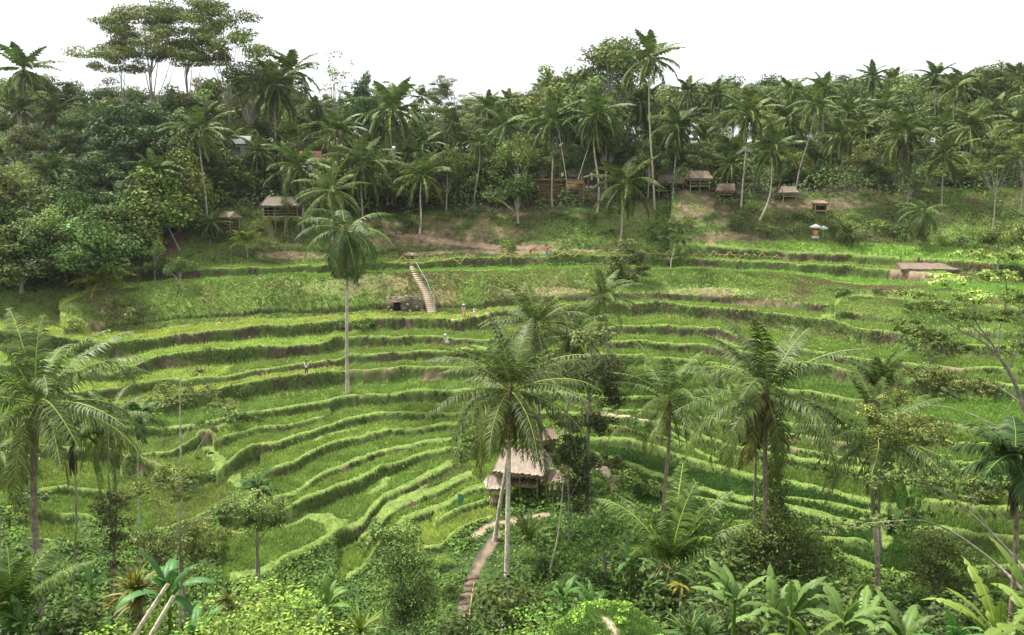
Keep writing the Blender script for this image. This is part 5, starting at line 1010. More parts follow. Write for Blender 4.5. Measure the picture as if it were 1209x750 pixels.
z_ = 2.55 * np.cos(p_ * math.pi / 2) ** .8 + (fbm(x_, y_, .7, 5, 3) - .5) * .35 - .3; ok = ~((np.abs(x_ - (-.2 + .35 * (-y_ - .2))) < .17) & (y_ < -.05) & (y_ > -1.9)); x_, y_, z_ = x_[ok], y_[ok], z_[ok]
gcol = (np.array([.15, .27, .055]) * (.55 + .9 * fbm(x_, y_, .5, 12, 3))[:, None]); gg = blades('grass_cover', x_, y_, z_, .13, .014, .6, gcol, r, M['blade'], 2); gg.parent = root
for nm_, n_, sz_, tn_ in (('weed_cover', 2600, .13, (1.5, 2.1, .9)), ('low_weeds', 2600, .09, (.8, 1.2, .6))):
    a_ = r.uniform(0, 6.28, n_ * 3); p_ = np.sqrt(r.random(n_ * 3)) * .98; x_ = 2.35 * np.sin(p_ * math.pi / 2) * np.cos(a_); y_ = 2.2 * np.sin(p_ * math.pi / 2) * np.sin(a_); z_ = 2.55 * np.cos(p_ * math.pi / 2) ** .8 + (fbm(x_, y_, .7, 5, 3) - .5) * .35 - .25
    ok = (fbm(x_, y_, .6, len(nm_), 3) > .5) & ~((np.abs(x_ - (-.2 + .35 * (-y_ - .2))) < .2) & (y_ < 0)); x_, y_, z_ = x_[ok], y_[ok], z_[ok]; m_ = len(x_); wb = MB()
    leaf_quads(wb, np.stack([x_, y_, z_ + r.random(m_) * .18], -1), np.stack([r.normal(0, .5, m_), r.normal(-.4, .5, m_), np.full(m_, .8)], -1), sz_ * np.ones(m_), r, np.array(tn_) * r.uniform(.6, 1.3, (m_, 1)), 0, .55)
    tag(wb.build(nm_, M['leaf'], root), kind='stuff')
# ------------------------------------------------------------------ ground cover of large leaves (uncountable)
def cover(name, n, y0, y1, pick, seed, size, hmax, tones, label, amax=.84, power=1.2):
    X, Y, Z, i, k, r = scatter(n, y0, y1, pick, seed, power, amax); m = len(X); lump = fbm(X, Y, 2.2, seed, 3); mm = r.random(m) < np.clip(lump * 2.6 - .55, .25, 1); X, Y, Z, lump = X[mm], Y[mm], Z[mm], lump[mm]; m = len(X); hx_ = np.where((X < 0) & (Y > 44) & (Y < 112) & (hmax < 1.5), .5, 1.0); hh = hmax * hx_ * (lump ** 1.5) * r.random(m) ** .5 * 1.6
    N = np.stack([r.normal(0, .5, m), r.normal(-.35, .5, m), np.full(m, .8)], -1); g = fbm(X, Y, 6, seed + 9, 2)
    t = np.array(tones[0]) * (1 - g[:, None]) + np.array(tones[1]) * g[:, None]; t = t * r.uniform(.7, 1.3, (m, 1)); mb = MB()
    leaf_quads(mb, np.stack([X, Y, Z + hh], -1), N, size * (1 + 0 * X), r, t, 0, .6)
    return tag(mb.build(name, M['leaf']), label, 'undergrowth', kind='stuff')
cover('undergrowth', 310000, 43, 110, lambda i, k, r: (KI[i, k] < 0) & (PD[i, k] < .25), 61, .30, 1.0, [(1.05, 1.3, .6), (.62, .85, .48)], 'tangled leafy ground cover filling the bottom of the valley')
cover('near_undergrowth', 70000, 18, 43, lambda i, k, r: PD[i, k] < .25, 62, .13, .9, [(1.1, 1.4, .9), (.6, .85, .6)], 'leafy plants on the near slope below the viewpoint', amax=.95, power=.6)
def pkf(i, k, r):
    fl_ = ((PV[i, k] < np.interp(PU[i, k], [-100, 110, 150, 190, 215, 240, 1300], [352, 346, 322, 302, 270, 262, 262])) & (PU[i, k] < 240)) | (YS[k] > 139)
    return fl_ & (PD[i, k] < .3) & (BLOB[i, k] < .4) & (KI[i, k] != 0)
cover('forest_undergrowth', 270000, 106, 190, pkf, 63, .5, 4.2, [(.55, .75, .55), (.9, 1.1, .75)], 'dark leafy plants on the forest floor', amax=.9, power=1.6)
def pkb(i, k, r): return (YS[k] > 126) & (YS[k] < 142) & (BLOB[i, k] < .35) & (KI[i, k] != 0) & (PU[i, k] > 215) & (r.random(len(i)) < np.where(fbm(XX[i, k], YY[i, k], 5, 90, 2) > .5, 1, .12))
cover('bank_weeds', 60000, 126, 142, pkb, 64, .38, .8, [(1.0, 1.4, .7), (.8, 1.0, .6)], 'weedy green plants on the earth bank below the forest', power=1)
def pkm(i, k, r):
    z = SLOPE[i, k] | (RIS[i, k] > .5)
    return z & (PD[i, k] < .2) & (BLOB[i, k] < .5) & (fbm(XX[i, k], YY[i, k], 2.5, 91, 2) > .53)
cover('terrace_weeds', 110000, 50, 124, pkm, 65, .20, .45, [(1.5, 2.0, .9), (.9, 1.2, .7)], 'broad-leaved weeds on the terrace risers', power=1.2)
# ------------------------------------------------------------------ huts, platform, fence, stairs
def thatch_sheet(mb, A0, A1, B0, B1, th=.16, nu=26, nv=12, col=(1, 1, 1), seed=0, ragged=.18):
    """a thick uneven slab of thatch between the ridge A0-A1 and the eave B0-B1, with a ragged fringe"""
    r = np.random.default_rng(seed); A0, A1, B0, B1 = [np.array(q, float) for q in (A0, A1, B0, B1)]; nrm = np.cross(A1 - A0, B0 - A0); nrm /= np.linalg.norm(nrm); nrm *= np.sign(nrm[2] + 1e-9)
    u = np.linspace(0, 1, nu + 1)[:, None, None]; v = np.linspace(0, 1, nv + 1)[None, :, None]; P = (A0 * (1 - u) + A1 * u) * (1 - v) + (B0 * (1 - u) + B1 * u) * v
    P = P + nrm * (r.normal(0, .025, (nu + 1, nv + 1, 1)) - .05 * np.sin(v * math.pi)); dn = (B0 - A0) / np.linalg.norm(B0 - A0); P[:, -1] += dn * r.uniform(-ragged, ragged, (nu + 1, 1)) * .6
    c = np.array(col) * (.85 + .3 * r.random((nu + 1, nv + 1, 1))) * (1 - .06 * (r.random((nu + 1, 1, 1)) > .7)); i = np.arange((nu + 1) * (nv + 1)).reshape(nu + 1, nv + 1)
    q = np.stack([i[:-1, :-1], i[1:, :-1], i[1:, 1:], i[:-1, 1:]], -1).reshape(-1, 4); top = P + nrm * th / 2; bot = P - nrm * th / 2; n = (nu + 1) * (nv + 1)
    mb.add(np.concatenate([top.reshape(-1, 3), bot.reshape(-1, 3)]), np.concatenate([q, q[:, ::-1] + n]), 0, np.concatenate([c.reshape(-1, 3)] * 2))
    ring = np.concatenate([i[:, 0], i[-1, 1:], i[-2::-1, -1], i[0, -2:0:-1]]); nx = np.roll(ring, -1); mb.f.append((np.stack([ring, nx, nx + n, ring + n], 1) + mb.n - 2 * n, 0))
    k = nu * 7; t = r.random(k); e = B0 * (1 - t[:, None]) + B1 * t[:, None]; w = (B1 - B0) / np.linalg.norm(B1 - B0) * .035; d = dn * .35 + np.array([0, 0, -.9])
    V = np.stack([e - w, e + w, e + d * (r.uniform(.12, .42, (k, 1)))], 1) - nrm * .04; mb.add(V.reshape(-1, 3), np.arange(3 * k).reshape(-1, 3), 0, np.repeat(np.array(col) * r.uniform(.6, 1.0, (k, 1)), 3, 0))
def sit(u, v):
    p = hit(u, v, 100)
    return p if p.y < 148 else ground_at(u, 147)
def hut(base, w, d, wall, rise, rz, label, name='thatched_hut', over=.5, col=(1, 1, 1), posts=4, floor=.5, walls=False, seed=0, group=None, shed=False, ext=True, rail=False, pcol=(1, 1, 1)):
    base = Vector(base); root = empty(name, base, rz, label, 'hut', group); W2, D2 = w / 2 + over, d / 2 + over
    mb = MB()
    if shed: thatch_sheet(mb, (-W2, D2, wall + rise), (W2, D2, wall + rise), (-W2, -D2, wall), (W2, -D2, wall), col=col, seed=seed, th=.14)
    else:
        thatch_sheet(mb, (-W2 * .8, 0, wall + rise), (W2 * .8, 0, wall + rise), (-W2, -D2, wall - .15), (W2, -D2, wall - .15), col=col, seed=seed)
        thatch_sheet(mb, (-W2 * .8, .02, wall + rise), (W2 * .8, .02, wall + rise), (-W2, D2, wall - .15), (W2, D2, wall - .15), col=col, seed=seed + 1)
        for sx in (-1, 1): thatch_sheet(mb, (sx * W2 * .8, -.02, wall + rise - .02), (sx * W2 * .8, .02, wall + rise - .02), (sx * W2 * 1.0, -D2, wall - .17), (sx * W2 * 1.0, D2, wall - .17), col=col, seed=seed + 2, nu=14)
    mb.build('roof', M['thatch'], root)
    nx = posts // 2
    for sx in np.linspace(-w / 2, w / 2, nx):
        for sy in (-1, 1):
            top = wall + (rise * .5 * (sy + 1) if shed else 0) - .05; mb = MB(); mb.tube([(sx, sy * d / 2, -.8), (sx, sy * d / 2, wall * .5), (sx + .03, sy * d / 2, top)], .075, 6, 0, pcol); mb.build('post', M['bamboo'], root, True)
    if floor:
        mb = MB(); r = random.Random(seed)
        n = int(w / .28)
        for i in range(n): mb.box((-w / 2 + (i + .5) * w / n, 0, floor), (w / n * .92, d + .1, .07), 0, (r.uniform(.8, 1.3),) * 3)
        for sy in (-1, 1): mb.box((0, sy * d / 2, floor - .11), (w + .2, .12, .14), 0, (.8, .8, .8))
        mb.build('floor', M['bamboo'], root)
    if walls:
        mb = MB(); r = random.Random(seed + 5); n = int(w / .2)
        for i in range(n): mb.box((-w / 2 + (i + .5) * w / n, d / 2 - .06, (floor + wall) / 2), (w / n * .9, .05, wall - floor), 0, (r.uniform(.6, 1.2),) * 3)
        mb.build('back_wall', M['wood'], root)
        for sx in (-1, 1):
            mb = MB(); n = int(d / .2)
            for i in range(n): mb.box((sx * (w / 2 - .06), -d / 2 + (i + .5) * d / n, (floor + wall * .92) / 2), (.05, d / n * .9, wall * .92 - floor), 0, (r.uniform(.6, 1.2),) * 3)
            mb.build('side_wall', M['wood'], root)
    if rail:
        mb = MB()
        for z in (floor + .45, floor + .95): mb.beam((-w / 2 - .1, -d / 2 - .06, z), (w / 2 + .1, -d / 2 - .06, z), .04)
        for x in np.linspace(-w / 2, w / 2, 8): mb.beam((x, -d / 2 - .06, floor), (x, -d / 2 - .06, floor + 1.0), .025)
        mb.build('railing', M['bamboo'], root)
    return root
P_ = ground_at(618, 70)
hut((P_.x, P_.y, P_.z + .95), 3.2, 2.8, 1.8, 1.5, math.radians(-14), 'big thatched hut with a pale steep roof below the large white-trunked palm', over=.75, col=(1.15, 1.08, 1.02), posts=6, walls=True, floor=.3, seed=1)
P_ = ground_at(588, 69)
hut((P_.x, P_.y, P_.z - .2), 1.5, 1.4, 1.9, .75, .15, 'small round-looking thatch lean-to attached left of the big hut', over=.35, col=(1.35, 1.3, 1.22), seed=2, floor=.4)
P_ = ground_at(655, 68.5)
hut((P_.x, P_.y, P_.z + .1), 1.3, 1.2, 1.7, .45, -.25, 'low flat thatch awning attached right of the big hut', over=.3, col=(.85, .75, .7), shed=True, seed=3, floor=.4)
P_ = ground_at(643, 76)
hut((P_.x, P_.y, P_.z - .1), 1.5, 1.5, 2.2, .7, .3, 'small thatched hut half hidden behind the roof of the big hut', over=.3, col=(.9, .8, .65), seed=4, walls=True)
P_ = sit(335, 269)
hut(P_, 5.6, 3.4, 3.9, 1.3, .04, 'long open shelter with a grey thatched roof above the left grass slope', 'thatched_shelter', over=.5, col=(.65, .62, .60), posts=8, walls=True, floor=2.0, seed=5, rail=True, pcol=(.8, .7, .6))
P_ = sit(272, 271)
hut(P_, 2.3, 1.9, 2.1, .8, -.55, 'tiny straw hut with woven yellow walls on the left grass knoll', over=.4, col=(.85, .8, .65), seed=6, walls=True, floor=.35, pcol=(1.3, 1.2, 1))
HG = None
P_ = sit(790, 221)
hut(P_, 4.4, 3, 1.9, 1.3, .05, 'leftmost of the three thatched huts, dark brown and partly shaded', over=.5, col=(.48, .43, .40), posts=6, seed=7, walls=True)
P_ = sit(824, 223)
hut(P_, 3.4, 2.4, 1.9, 1.2, .05, 'middle one of the three thatched huts with a pale roof', over=.45, col=(.75, .7, .62), posts=6, seed=8, rail=True)
P_ = sit(857, 231)
hut(P_, 2.3, 2.0, .9, 1.1, -.35, 'rightmost of the three huts, a low tilted roof with weeds growing on it', over=.5, col=(.62, .54, .48), seed=9, floor=.2)
P_ = sit(930, 235)
hut(P_, 2.2, 1.8, 1.2, .9, .05, 'little thatched rest hut with a bench on the bare ledge', over=.3, col=(.8, .75, .68), seed=10, floor=.5, rail=False)
P_ = sit(967, 250)
hut(P_, 1.9, 1.5, 1.4, .4, 0, 'flat-roofed shed sunk into the bank under the bare ledge', over=.25, col=(.95, .78, .66), shed=True, seed=11, floor=.2, walls=True)
P_ = sit(648, 211)
hut(P_, 1.6, 1.4, 1.3, .7, 0, 'small yellow straw hut on top of the stepped platform', over=.3, col=(1.0, .95, .7), seed=12, walls=True, floor=.2)
P_ = at(1097, 320, 117)
hut(P_, 8.2, 1.5, .3, .75, -.10, 'long low weathered thatch roof at the right end of the fence', 'low_shed', over=.25, col=(.70, .62, .57), shed=True, posts=8, seed=13, floor=.12)
# buildings glimpsed through the forest
def small_house(u, v, Y, w, label, rc, seed):
    p = at(u, v, Y); g = ground_at(u, Y); root = empty('village_house', (p.x, p.y, g.z - .3), .2, label, 'house'); h = p.z - g.z; mb = MB()
    mb.box((0, 0, h / 2), (w, 3, h), 0, (.30, .27, .22)); mb.build('wall', M['plain'], root); mb = MB(); W2 = w / 2 + .4
    for sy in (-1, 1): mb.add([(-W2, 0, h + 1.3), (W2, 0, h + 1.3), (W2, sy * 2.0, h - .1), (-W2, sy * 2.0, h - .1), (-W2, 0, h + 1.42), (W2, 0, h + 1.42), (W2, sy * 2.1, h), (-W2, sy * 2.1, h)], [[0, 1, 2, 3], [4, 5, 6, 7], [2, 3, 7, 6], [0, 3, 7, 4], [1, 2, 6, 5]], 0, rc)
    mb.build('roof', M['plain'], root)
    mb = MB(); mb.box((0, -1.52, h * .5), (w * .3, .06, 1.2), 0, (.05, .05, .05)); mb.build('window', M['plain'], root)
small_house(367, 186, 147, 3.0, 'house with an orange tiled roof glimpsed between palms above the left shelter', (.42, .17, .10), 1)
small_house(284, 168, 152, 3.0, 'white-roofed house glimpsed through the trees at upper left', (.75, .76, .74), 2)
# stepped earthen platform with bamboo balcony
root = empty('earth_platform', sit(655, 239), 0, 'stepped brown earth platform faced with layered logs below the forest', 'platform'); r = random.Random(3)
for i in range(7):
    mb = MB(); z = .25 + i * .52
    n = 3
    for j in range(n): mb.tube([(-3.0 + r.uniform(-.3, .1), .25 * i + j * .09, z + .15 * j), (0, .25 * i + j * .09 + .03, z + .15 * j + r.uniform(-.03, .03)), (1.9 + r.uniform(-.1, .2), .25 * i + j * .09, z + .15 * j)], .085, 6, 0, tuple(np.array((1.25, 1.0, .8)) * r.uniform(.7, 1.3)))
    mb.box((-.5, .25 * i + 1.2, z + .1), (4.6, 2.2, .42), 0, (1.5, 1.15, .9)); mb.build('log_course', M['wood'], root)
mb = MB(); mb.box((.4, 3.2, 3.9), (8.4, 4.4, .3), 0, (1.9, 1.5, 1.1)); mb.build('earth_top', M['wood'], root)
root = empty('bamboo_balcony', sit(679, 241), 0, 'bamboo balcony with rails beside the stepped brown platform', 'balcony')
mb = MB(); mb.box((0, .8, 2.6), (3.2, 2.0, .12), 0, (1.1, 1.0, .9)); mb.build('deck', M['bamboo'], root)
for x in (-1.5, 1.5):
    for y in (0, 1.6): mb = MB(); mb.tube([(x, y, -.8), (x, y, 1.2), (x, y, 3.4 if y else 2.6)], .07, 6, 0); mb.build('post', M['bamboo'], root)
for z in (.5, 1.0, 1.5):
    mb = MB(); mb.beam((-1.6, -.05, z), (1.6, -.05, z), .045, 0, 0, (1.1, 1.05, 1.0)); mb.build('rail', M['bamboo'], root)
mb = MB(); thatch_sheet(mb, (-1.6, 1.2, 4.0), (1.6, 1.2, 4.0), (-1.6, .1, 2.75), (1.6, .1, 2.75), col=(.85, .66, .5), seed=21); mb.build('straw_panel', M['thatch'], root)
mb = MB(); mb.box((1.0, -.05, 3.45), (.9, .1, .5), 0, (.55, .05, .06)); mb.box((.8, -.1, 3.1), (.3, .1, .3), 0, (.55, .05, .06)); tag(mb.build('red_cloth', M['cloth']), 'bright red cloth hung on the bamboo balcony', 'cloth').location = root.location
for (a0, a1, lab) in [((659, 150), (669, 213), 'left of the two pale swing ropes hanging above the platform'), ((699, 160), (682, 213), 'right of the two pale swing ropes hanging above the platform')]:
    mb = MB(); p = at(*a1, 142); q = at(*a0, 142); mb.tube([(0, 0, 0), tuple((q - p) * .5), tuple(q - p)], .06, 5, 0, (2.2, 2.1, 2)); o = mb.build('swing_rope', M['bark']); o.location = p; tag(o, lab, 'rope', 'ropes of the big swing')
# shrine
p = at(964, 283, 130.5); p.z = ground_at(964, 130.5).z; root = empty('field_shrine', p, 0, 'little field shrine wrapped in orange cloth under white cloth canopies', 'shrine')
mb = MB(); mb.box((-.25, 0, .25), (1.1, .8, .5), 0, (.45, .43, .4)); mb.box((-.25, 0, .95), (.55, .5, .9), 0, (.5, .48, .44)); mb.build('plinth', M['plain'], root)
mb = MB(); mb.box((-.25, -.28, .95), (.66, .06, .8), 0, (.70, .28, .07)); mb.box((-.55, 0, .95), (.06, .55, .8), 0, (.70, .28, .07)); mb.build('orange_cloth', M['cloth'], root)
for (x, z, s) in ((-.25, 2.0, 1.0), (1.0, 1.8, .75)):
    mb = MB(); n = 10; top = [(x, 0, z + .45 * s)]; ring = [(x + s * math.cos(i * 2 * math.pi / n), s * math.sin(i * 2 * math.pi / n), z) for i in range(n)]; low = [(a, b, z - .18) for a, b, _ in ring]
    mb.add(top + ring + low, [[0, 1 + i, 1 + (i + 1) % n] for i in range(n)], 0, (.8, .79, .74)); mb.f.append((np.array([[1 + i, 1 + (i + 1) % n, 1 + n + (i + 1) % n, 1 + n + i] for i in range(n)]) + mb.n - 2 * n - 1, 0)); mb.tube([(x, 0, 0), (x, 0, z * .5), (x, 0, z + .4 * s)], .035, 5, 0, (.7, .68, .6)); mb.build('canopy', M['cloth'], root)
# staircase of the bank
sp = [(485.5, 315), (488, 320), (491, 326), (495, 332), (499, 338), (502.5, 344), (505, 350), (507, 356), (509, 362), (510, 368)]
n = 24; su = np.interp(np.linspace(0, 9, n), range(10), [q[0] for q in sp]); sv = np.interp(np.linspace(0, 9, n), range(10), [q[1] for q in sp])
HY = np.array([hit(a, b).y for a, b in zip(su, sv)]); YY_ = np.minimum.accumulate(np.minimum(HY, np.convolve(np.pad(HY, 2, 'edge'), np.ones(5) / 5, 'valid')) - .35); Yt = float(YY_[0]); Yb = float(YY_[-1])
P0 = at(su[-1], sv[-1], YY_[-1]); root = empty('stone_stairs', P0, 0, 'long pale stone staircase climbing the bank to the bamboo fence', 'stairs'); r = random.Random(2)
for i in range(n):
    p = at(su[i], sv[i], YY_[i]) - P0; w = .45 + .55 * i / n; mb = MB(); mb.box((p.x, p.y + .35, p.z - .75), (w * 1.35, 1.0, 1.5), 0, (.8, .72, .62)); mb.box((p.x, p.y + .28, p.z + .02), (w * 1.42, .95, .07), 0, tuple(np.array((1.55, 1.42, 1.25)) * r.uniform(.85, 1.1))); mb.build('step', M['stone'], root)
mb = MB(); yh = lambda v_: float(np.interp(v_, sv, YY_)) - .1; hr = [at(491, 309, yh(316)), at(498, 322, yh(328)), at(504.5, 333, yh(342)), at(509, 345, yh(353)), at(512.5, 352, yh(361)), at(513, 368, yh(368))]
mb.tube([tuple(q - P0) for q in hr], .045, 6, 0, (.30, .38, .32)); mb.build('handrail', M['plain'], root)
for (a_, b_) in [((498, 322), (498, 331)), ((504.5, 333), (504.5, 343)), ((509, 345), (508.5, 356))]:
    y_ = yh(b_[1]); mb = MB(); mb.beam(tuple(at(*a_, y_) - P0), tuple(at(*b_, y_) - P0), .035, 0, 0, (.3, .38, .32)); mb.build('rail_post', M['plain'], root)
# culvert mouth left of the stairs: solid near-black block for the shade inside, framed with stones
p = at(468, 362, float(DD(468, 366)) + .1); root = empty('culvert_mouth', p, 0, 'dark square opening in the stone bank left of the stairs', 'culvert')
mb = MB(); mb.box((0, .55, 0), (.9, .8, 1.1), 0, (.4, .4, .4)); mb.build('shade_block', M['dark'], root)
mb = MB(); r = random.Random(8)
for i in range(34):
    x = r.uniform(-1.2, 3.6); z = r.uniform(-.7, 1.4)
    if abs(x) < .6 and z < .7: continue
    mb.box((x, .3 + r.random() * .3 + z * .1, z), (r.uniform(.2, .45), .5, r.uniform(.15, .35)), 0, (r.uniform(.4, 1.0),) * 3, ry=r.uniform(-.5, .5))
mb.box((1.2, .75, .3), (5.0, .3, 2.1), 0, (.5, .45, .38)); mb.box((0, .2, .66), (1.3, .5, .18), 0, (.6, .58, .52)); mb.build('stone_facing', M['stone'], root)
# bamboo fence in four stretches
def fence(pts, label, step=1.15, h=1.0, zig=True):
    W_ = [hit(u, v - 1) for u, v in pts]; L = np.concatenate([[0], np.cumsum([(b - a).length for a, b in zip(W_[:-1], W_[1:])])]); n = max(2, int(L[-1] / step)); tt = np.linspace(0, L[-1], n)
    Q = [Vector([float(np.interp(t, L, [w[c] for w in W_])) for c in range(3)]) for t in tt]
    for q in Q: q.z = float(ground_z(q.x, q.y))
    root = empty('bamboo_fence', Q[0], 0, label, 'fence', 'zigzag bamboo fences along the terrace path'); rr = random.Random(int(L[-1] * 10)); o = Q[0]
    for i in range(n - 1):
        a, b = (Q[i] - o), (Q[i + 1] - o); up = Vector((0, 0, h * rr.uniform(.85, 1.15)))
        if i % 2: a = a + up
        else: b = b + up
        mb = MB(); mb.beam(tuple(a), tuple(b), .055, 0, 0, tuple(np.array((1.75, 1.75, 1.25)) * rr.uniform(.8, 1.1))); mb.build('slat', M['bamboo'], root)
    mb = MB(); mb.tube([tuple(q - o + Vector((0, -.04, h * .52))) for q in Q], .03, 5, 0, (1.5, 1.5, 1.0)); mb.build('rail', M['bamboo'], root)
fence([(466, 313), (490, 312), (520, 310), (562, 308)], 'zigzag bamboo fence starting at the top of the stairs')
fence([(588, 307), (606, 306), (622, 306)], 'short zigzag bamboo fence between the bright little tree and the white figure')
fence([(656, 304), (700, 303), (730, 303)], 'regular zigzag bamboo fence right of the red and blue figure')
fence([(748, 303), (800, 304), (860, 306), (918, 309)], 'loose zigzag bamboo fence below the top rice field')
# stepping stones of the lower path
ps = [(545, 748), (546, 738), (547, 729), (548.5, 720), (550, 712), (551.5, 704), (553, 697), (555, 690), (557, 683)]; root = None; r = random.Random(4)
for i, (u, v) in enumerate(ps):
    p = hit(u, v)
    if root is None: root = empty('worn_steps', p, 0, 'dark worn steps of the narrow path at the bottom centre', 'steps'); o = p
    mb = MB(); mb.box(tuple(p - o + Vector((0, 0, -.12))), (1.0 + r.uniform(-.1, .1), .55, .42), 0, tuple(np.array((.42, .36, .32)) * r.uniform(.8, 1.3)), rz=r.uniform(-.15, .15)); mb.build('step', M['stone'], root)
root = None
for i in range(6):
    u, v = 643 + i * 4, 607 - i * 4.6; p = hit(u, v)
    if root is None: root = empty('clay_steps', p, 0, 'pale clay steps climbing to the right of the big hut', 'steps'); o = p
    mb = MB(); mb.box(tuple(p - o + Vector((0, .3, -.35))), (1.15, .6, .62), 0, tuple(np.array((1.1, .82, .62)) * r.uniform(.85, 1.15)), rz=-.25); mb.build('step', M['stone'], root)
mb = MB(); p0 = hit(552, 748); q0 = hit(560, 690); mb.tube([(0, 0, .35), tuple((q0 - p0) * .5 + Vector((0, 0, .45))), tuple(q0 - p0 + Vector((0, 0, .3)))], .03, 5, 0, (1.6, 1.7, .9)); o = mb.build('water_pipe', M['bamboo']); o.location = p0; tag(o, 'thin yellow bamboo pipe running beside the dark stepped path', 'pipe')
# turquoise cloth on a stick
p = hit(540, 600); mb = MB(); root = empty('scarecrow_flag', p, 0, 'turquoise cloth on a stick in the lower paddies left of the hut', 'flag'); mb.beam((0, 0, -.2), (.05, 0, 1.3), .02); mb.build('stick', M['bamboo'], root)
mb = MB(); m = 9; s = np.linspace(0, 1, m); Pq = np.array([[[.05 + .18 * math.sin(a * 4) * .3 + b * .45, .06 * math.sin(a * 9 + b * 4), 1.3 - a * 1.0] for b in (0, .5, 1)] for a in s]); i_ = np.arange(m * 3).reshape(m, 3)
mb.add(Pq.reshape(-1, 3), np.stack([i_[:-1, :-1], i_[1:, :-1], i_[1:, 1:], i_[:-1, 1:]], -1).reshape(-1, 4), 0, (.09, .30, .19)); mb.build('cloth', M['cloth'], root)

# ------------------------------------------------------------------ people
def skinned(name, J, E, mat, col, parent, sub=2):
    """one continuous skin over a skeleton; J: {joint: (x, y, z, radius)}"""
    me = bpy.data.meshes.new('skeleton'); ks = list(J); me.from_pydata([J[k][:3] for k in ks], [(ks.index(a), ks.index(b)) for a, b in E], []); o = bpy.data.objects.new('skeleton', me); SC.collection.objects.link(o)
    m = o.modifiers.new('s', 'SKIN'); m.use_smooth_shade = True
    for i, k in enumerate(ks): rr = J[k][3]; me.skin_vertices[0].data[i].radius = (rr, rr) if np.isscalar(rr) else rr; me.skin_vertices[0].data[i].use_root = (i == 0)
    if sub: o.modifiers.new('d', 'SUBSURF').levels = sub
    dg = bpy.context.evaluated_depsgraph_get(); dg.update(); e = o.evaluated_get(dg); out_ = bpy.data.meshes.new_from_object(e); bpy.data.objects.remove(o)
    at_ = out_.color_attributes.new('tint', 'FLOAT_COLOR', 'POINT'); at_.data.foreach_set('color', np.tile(np.array([*col, 1], np.float32), len(out_.vertices)))
    out_.materials.clear(); out_.materials.append(mat); q = bpy.data.objects.new(name, out_); link(q, parent); return q
def person(loc, h, rz, pose, label, shirt, legs, hat=None, long_=False, group='people in the terraces', hairc=(.02, .017, .015)):
    s = h / 1.7; root = empty('person', loc, rz, label, 'person', group); root.scale = (s, s, s)
    if pose == 'sit': hp, kn, an, ch, hd = (0, 0, .45), (.42, .47), (.45, .08), (0, .02, .98), (0, -.04, 1.24)
    elif pose == 'bend': hp, kn, an, ch, hd = (0, .1, .80), (.04, .45), (.06, .07), (0, -.30, 1.02), (0, -.58, 1.08)
    elif pose == 'crouch': hp, kn, an, ch, hd = (0, .1, .32), (.35, .48), (.10, .07), (0, -.12, .78), (0, -.22, 1.04)
    else: hp, kn, an, ch, hd = (0, 0, .92), (.02, .50), (0, .07), (0, 0, 1.34), (0, -.01, 1.60)
    J = {'pelvis': (*hp, .13), 'waist': ((hp[0]+ch[0])/2, (hp[1]+ch[1])/2, (hp[2]+ch[2])/2 - .02, .115), 'chest': (*ch, (.155, .11)), 'neck': (ch[0]*.5+hd[0]*.5, ch[1]*.45+hd[1]*.55, ch[2]*.42+hd[2]*.58, .05), 'chin': (hd[0], hd[1]*.98 - .02, hd[2] - .06, .075), 'head': (hd[0], hd[1], hd[2] + .05, .10), 'crown': (hd[0], hd[1] + .01, hd[2] + .12, .07)}
    E = [('pelvis', 'waist'), ('waist', 'chest'), ('chest', 'neck'), ('neck', 'chin'), ('chin', 'head'), ('head', 'crown')]; st = .16 if pose == 'walk' else 0
    for sd, sx in (('l', -1), ('r', 1)):
        f = sx * st; J['hip' + sd] = (sx * .09, hp[1] - .0, hp[2] - .06, .09)
        if pose in ('sit', 'crouch'): J['knee' + sd] = (sx * .13, hp[1] - kn[0], kn[1], .062); J['ank' + sd] = (sx * .13, hp[1] - an[0], an[1], .042)
        else: J['knee' + sd] = (sx * .10, hp[1] * .5 - kn[0] - f, kn[1], .065); J['ank' + sd] = (sx * .11, -an[0] + f * .4 - f, an[1], .042)
        a = J['ank' + sd]; J['toe' + sd] = (a[0] * 1.1, a[1] - .15, .035, .033)
        J['sho' + sd] = (sx * .17, ch[1] + .01, ch[2] + .06, .06)
        if pose == 'bend': el = (sx * .22, ch[1] - .08, ch[2] - .24, .042); wr = (sx * .16, ch[1] - .20, ch[2] - .46, .03)
        elif pose in ('sit', 'crouch'): el = (sx * .24, ch[1] - .10, ch[2] - .20, .042); wr = (sx * .14, ch[1] - .32, ch[2] - .28, .03)
        else: el = (sx * .25, ch[1] + .02 + f * .4, ch[2] - .22, .042); wr = (sx * .24, ch[1] - .08 + f, ch[2] - .46, .03)
        J['elb' + sd] = el; J['wri' + sd] = wr; J['han' + sd] = (wr[0], wr[1] - .02, wr[2] - .09, .034); J['fin' + sd] = (wr[0] * .97, wr[1] - .035, wr[2] - .17, .018); J['thu' + sd] = (wr[0] - sx * .045, wr[1] - .05, wr[2] - .10, .012)
        E += [('pelvis', 'hip' + sd), ('hip' + sd, 'knee' + sd), ('knee' + sd, 'ank' + sd), ('ank' + sd, 'toe' + sd), ('chest', 'sho' + sd), ('sho' + sd, 'elb' + sd), ('elb' + sd, 'wri' + sd), ('wri' + sd, 'han' + sd), ('han' + sd, 'fin' + sd), ('han' + sd, 'thu' + sd)]
    skinned('body', J, E, M['cloth'], (.34, .20, .13), root, 2)
    big = lambda k, m=1.22: (*J[k][:3], tuple(np.array(J[k][3]) * m) if not np.isscalar(J[k][3]) else J[k][3] * m)
    mixp = lambda a, b, t, rr: tuple(J[a][i] * (1 - t) + J[b][i] * t for i in range(3)) + (rr,)
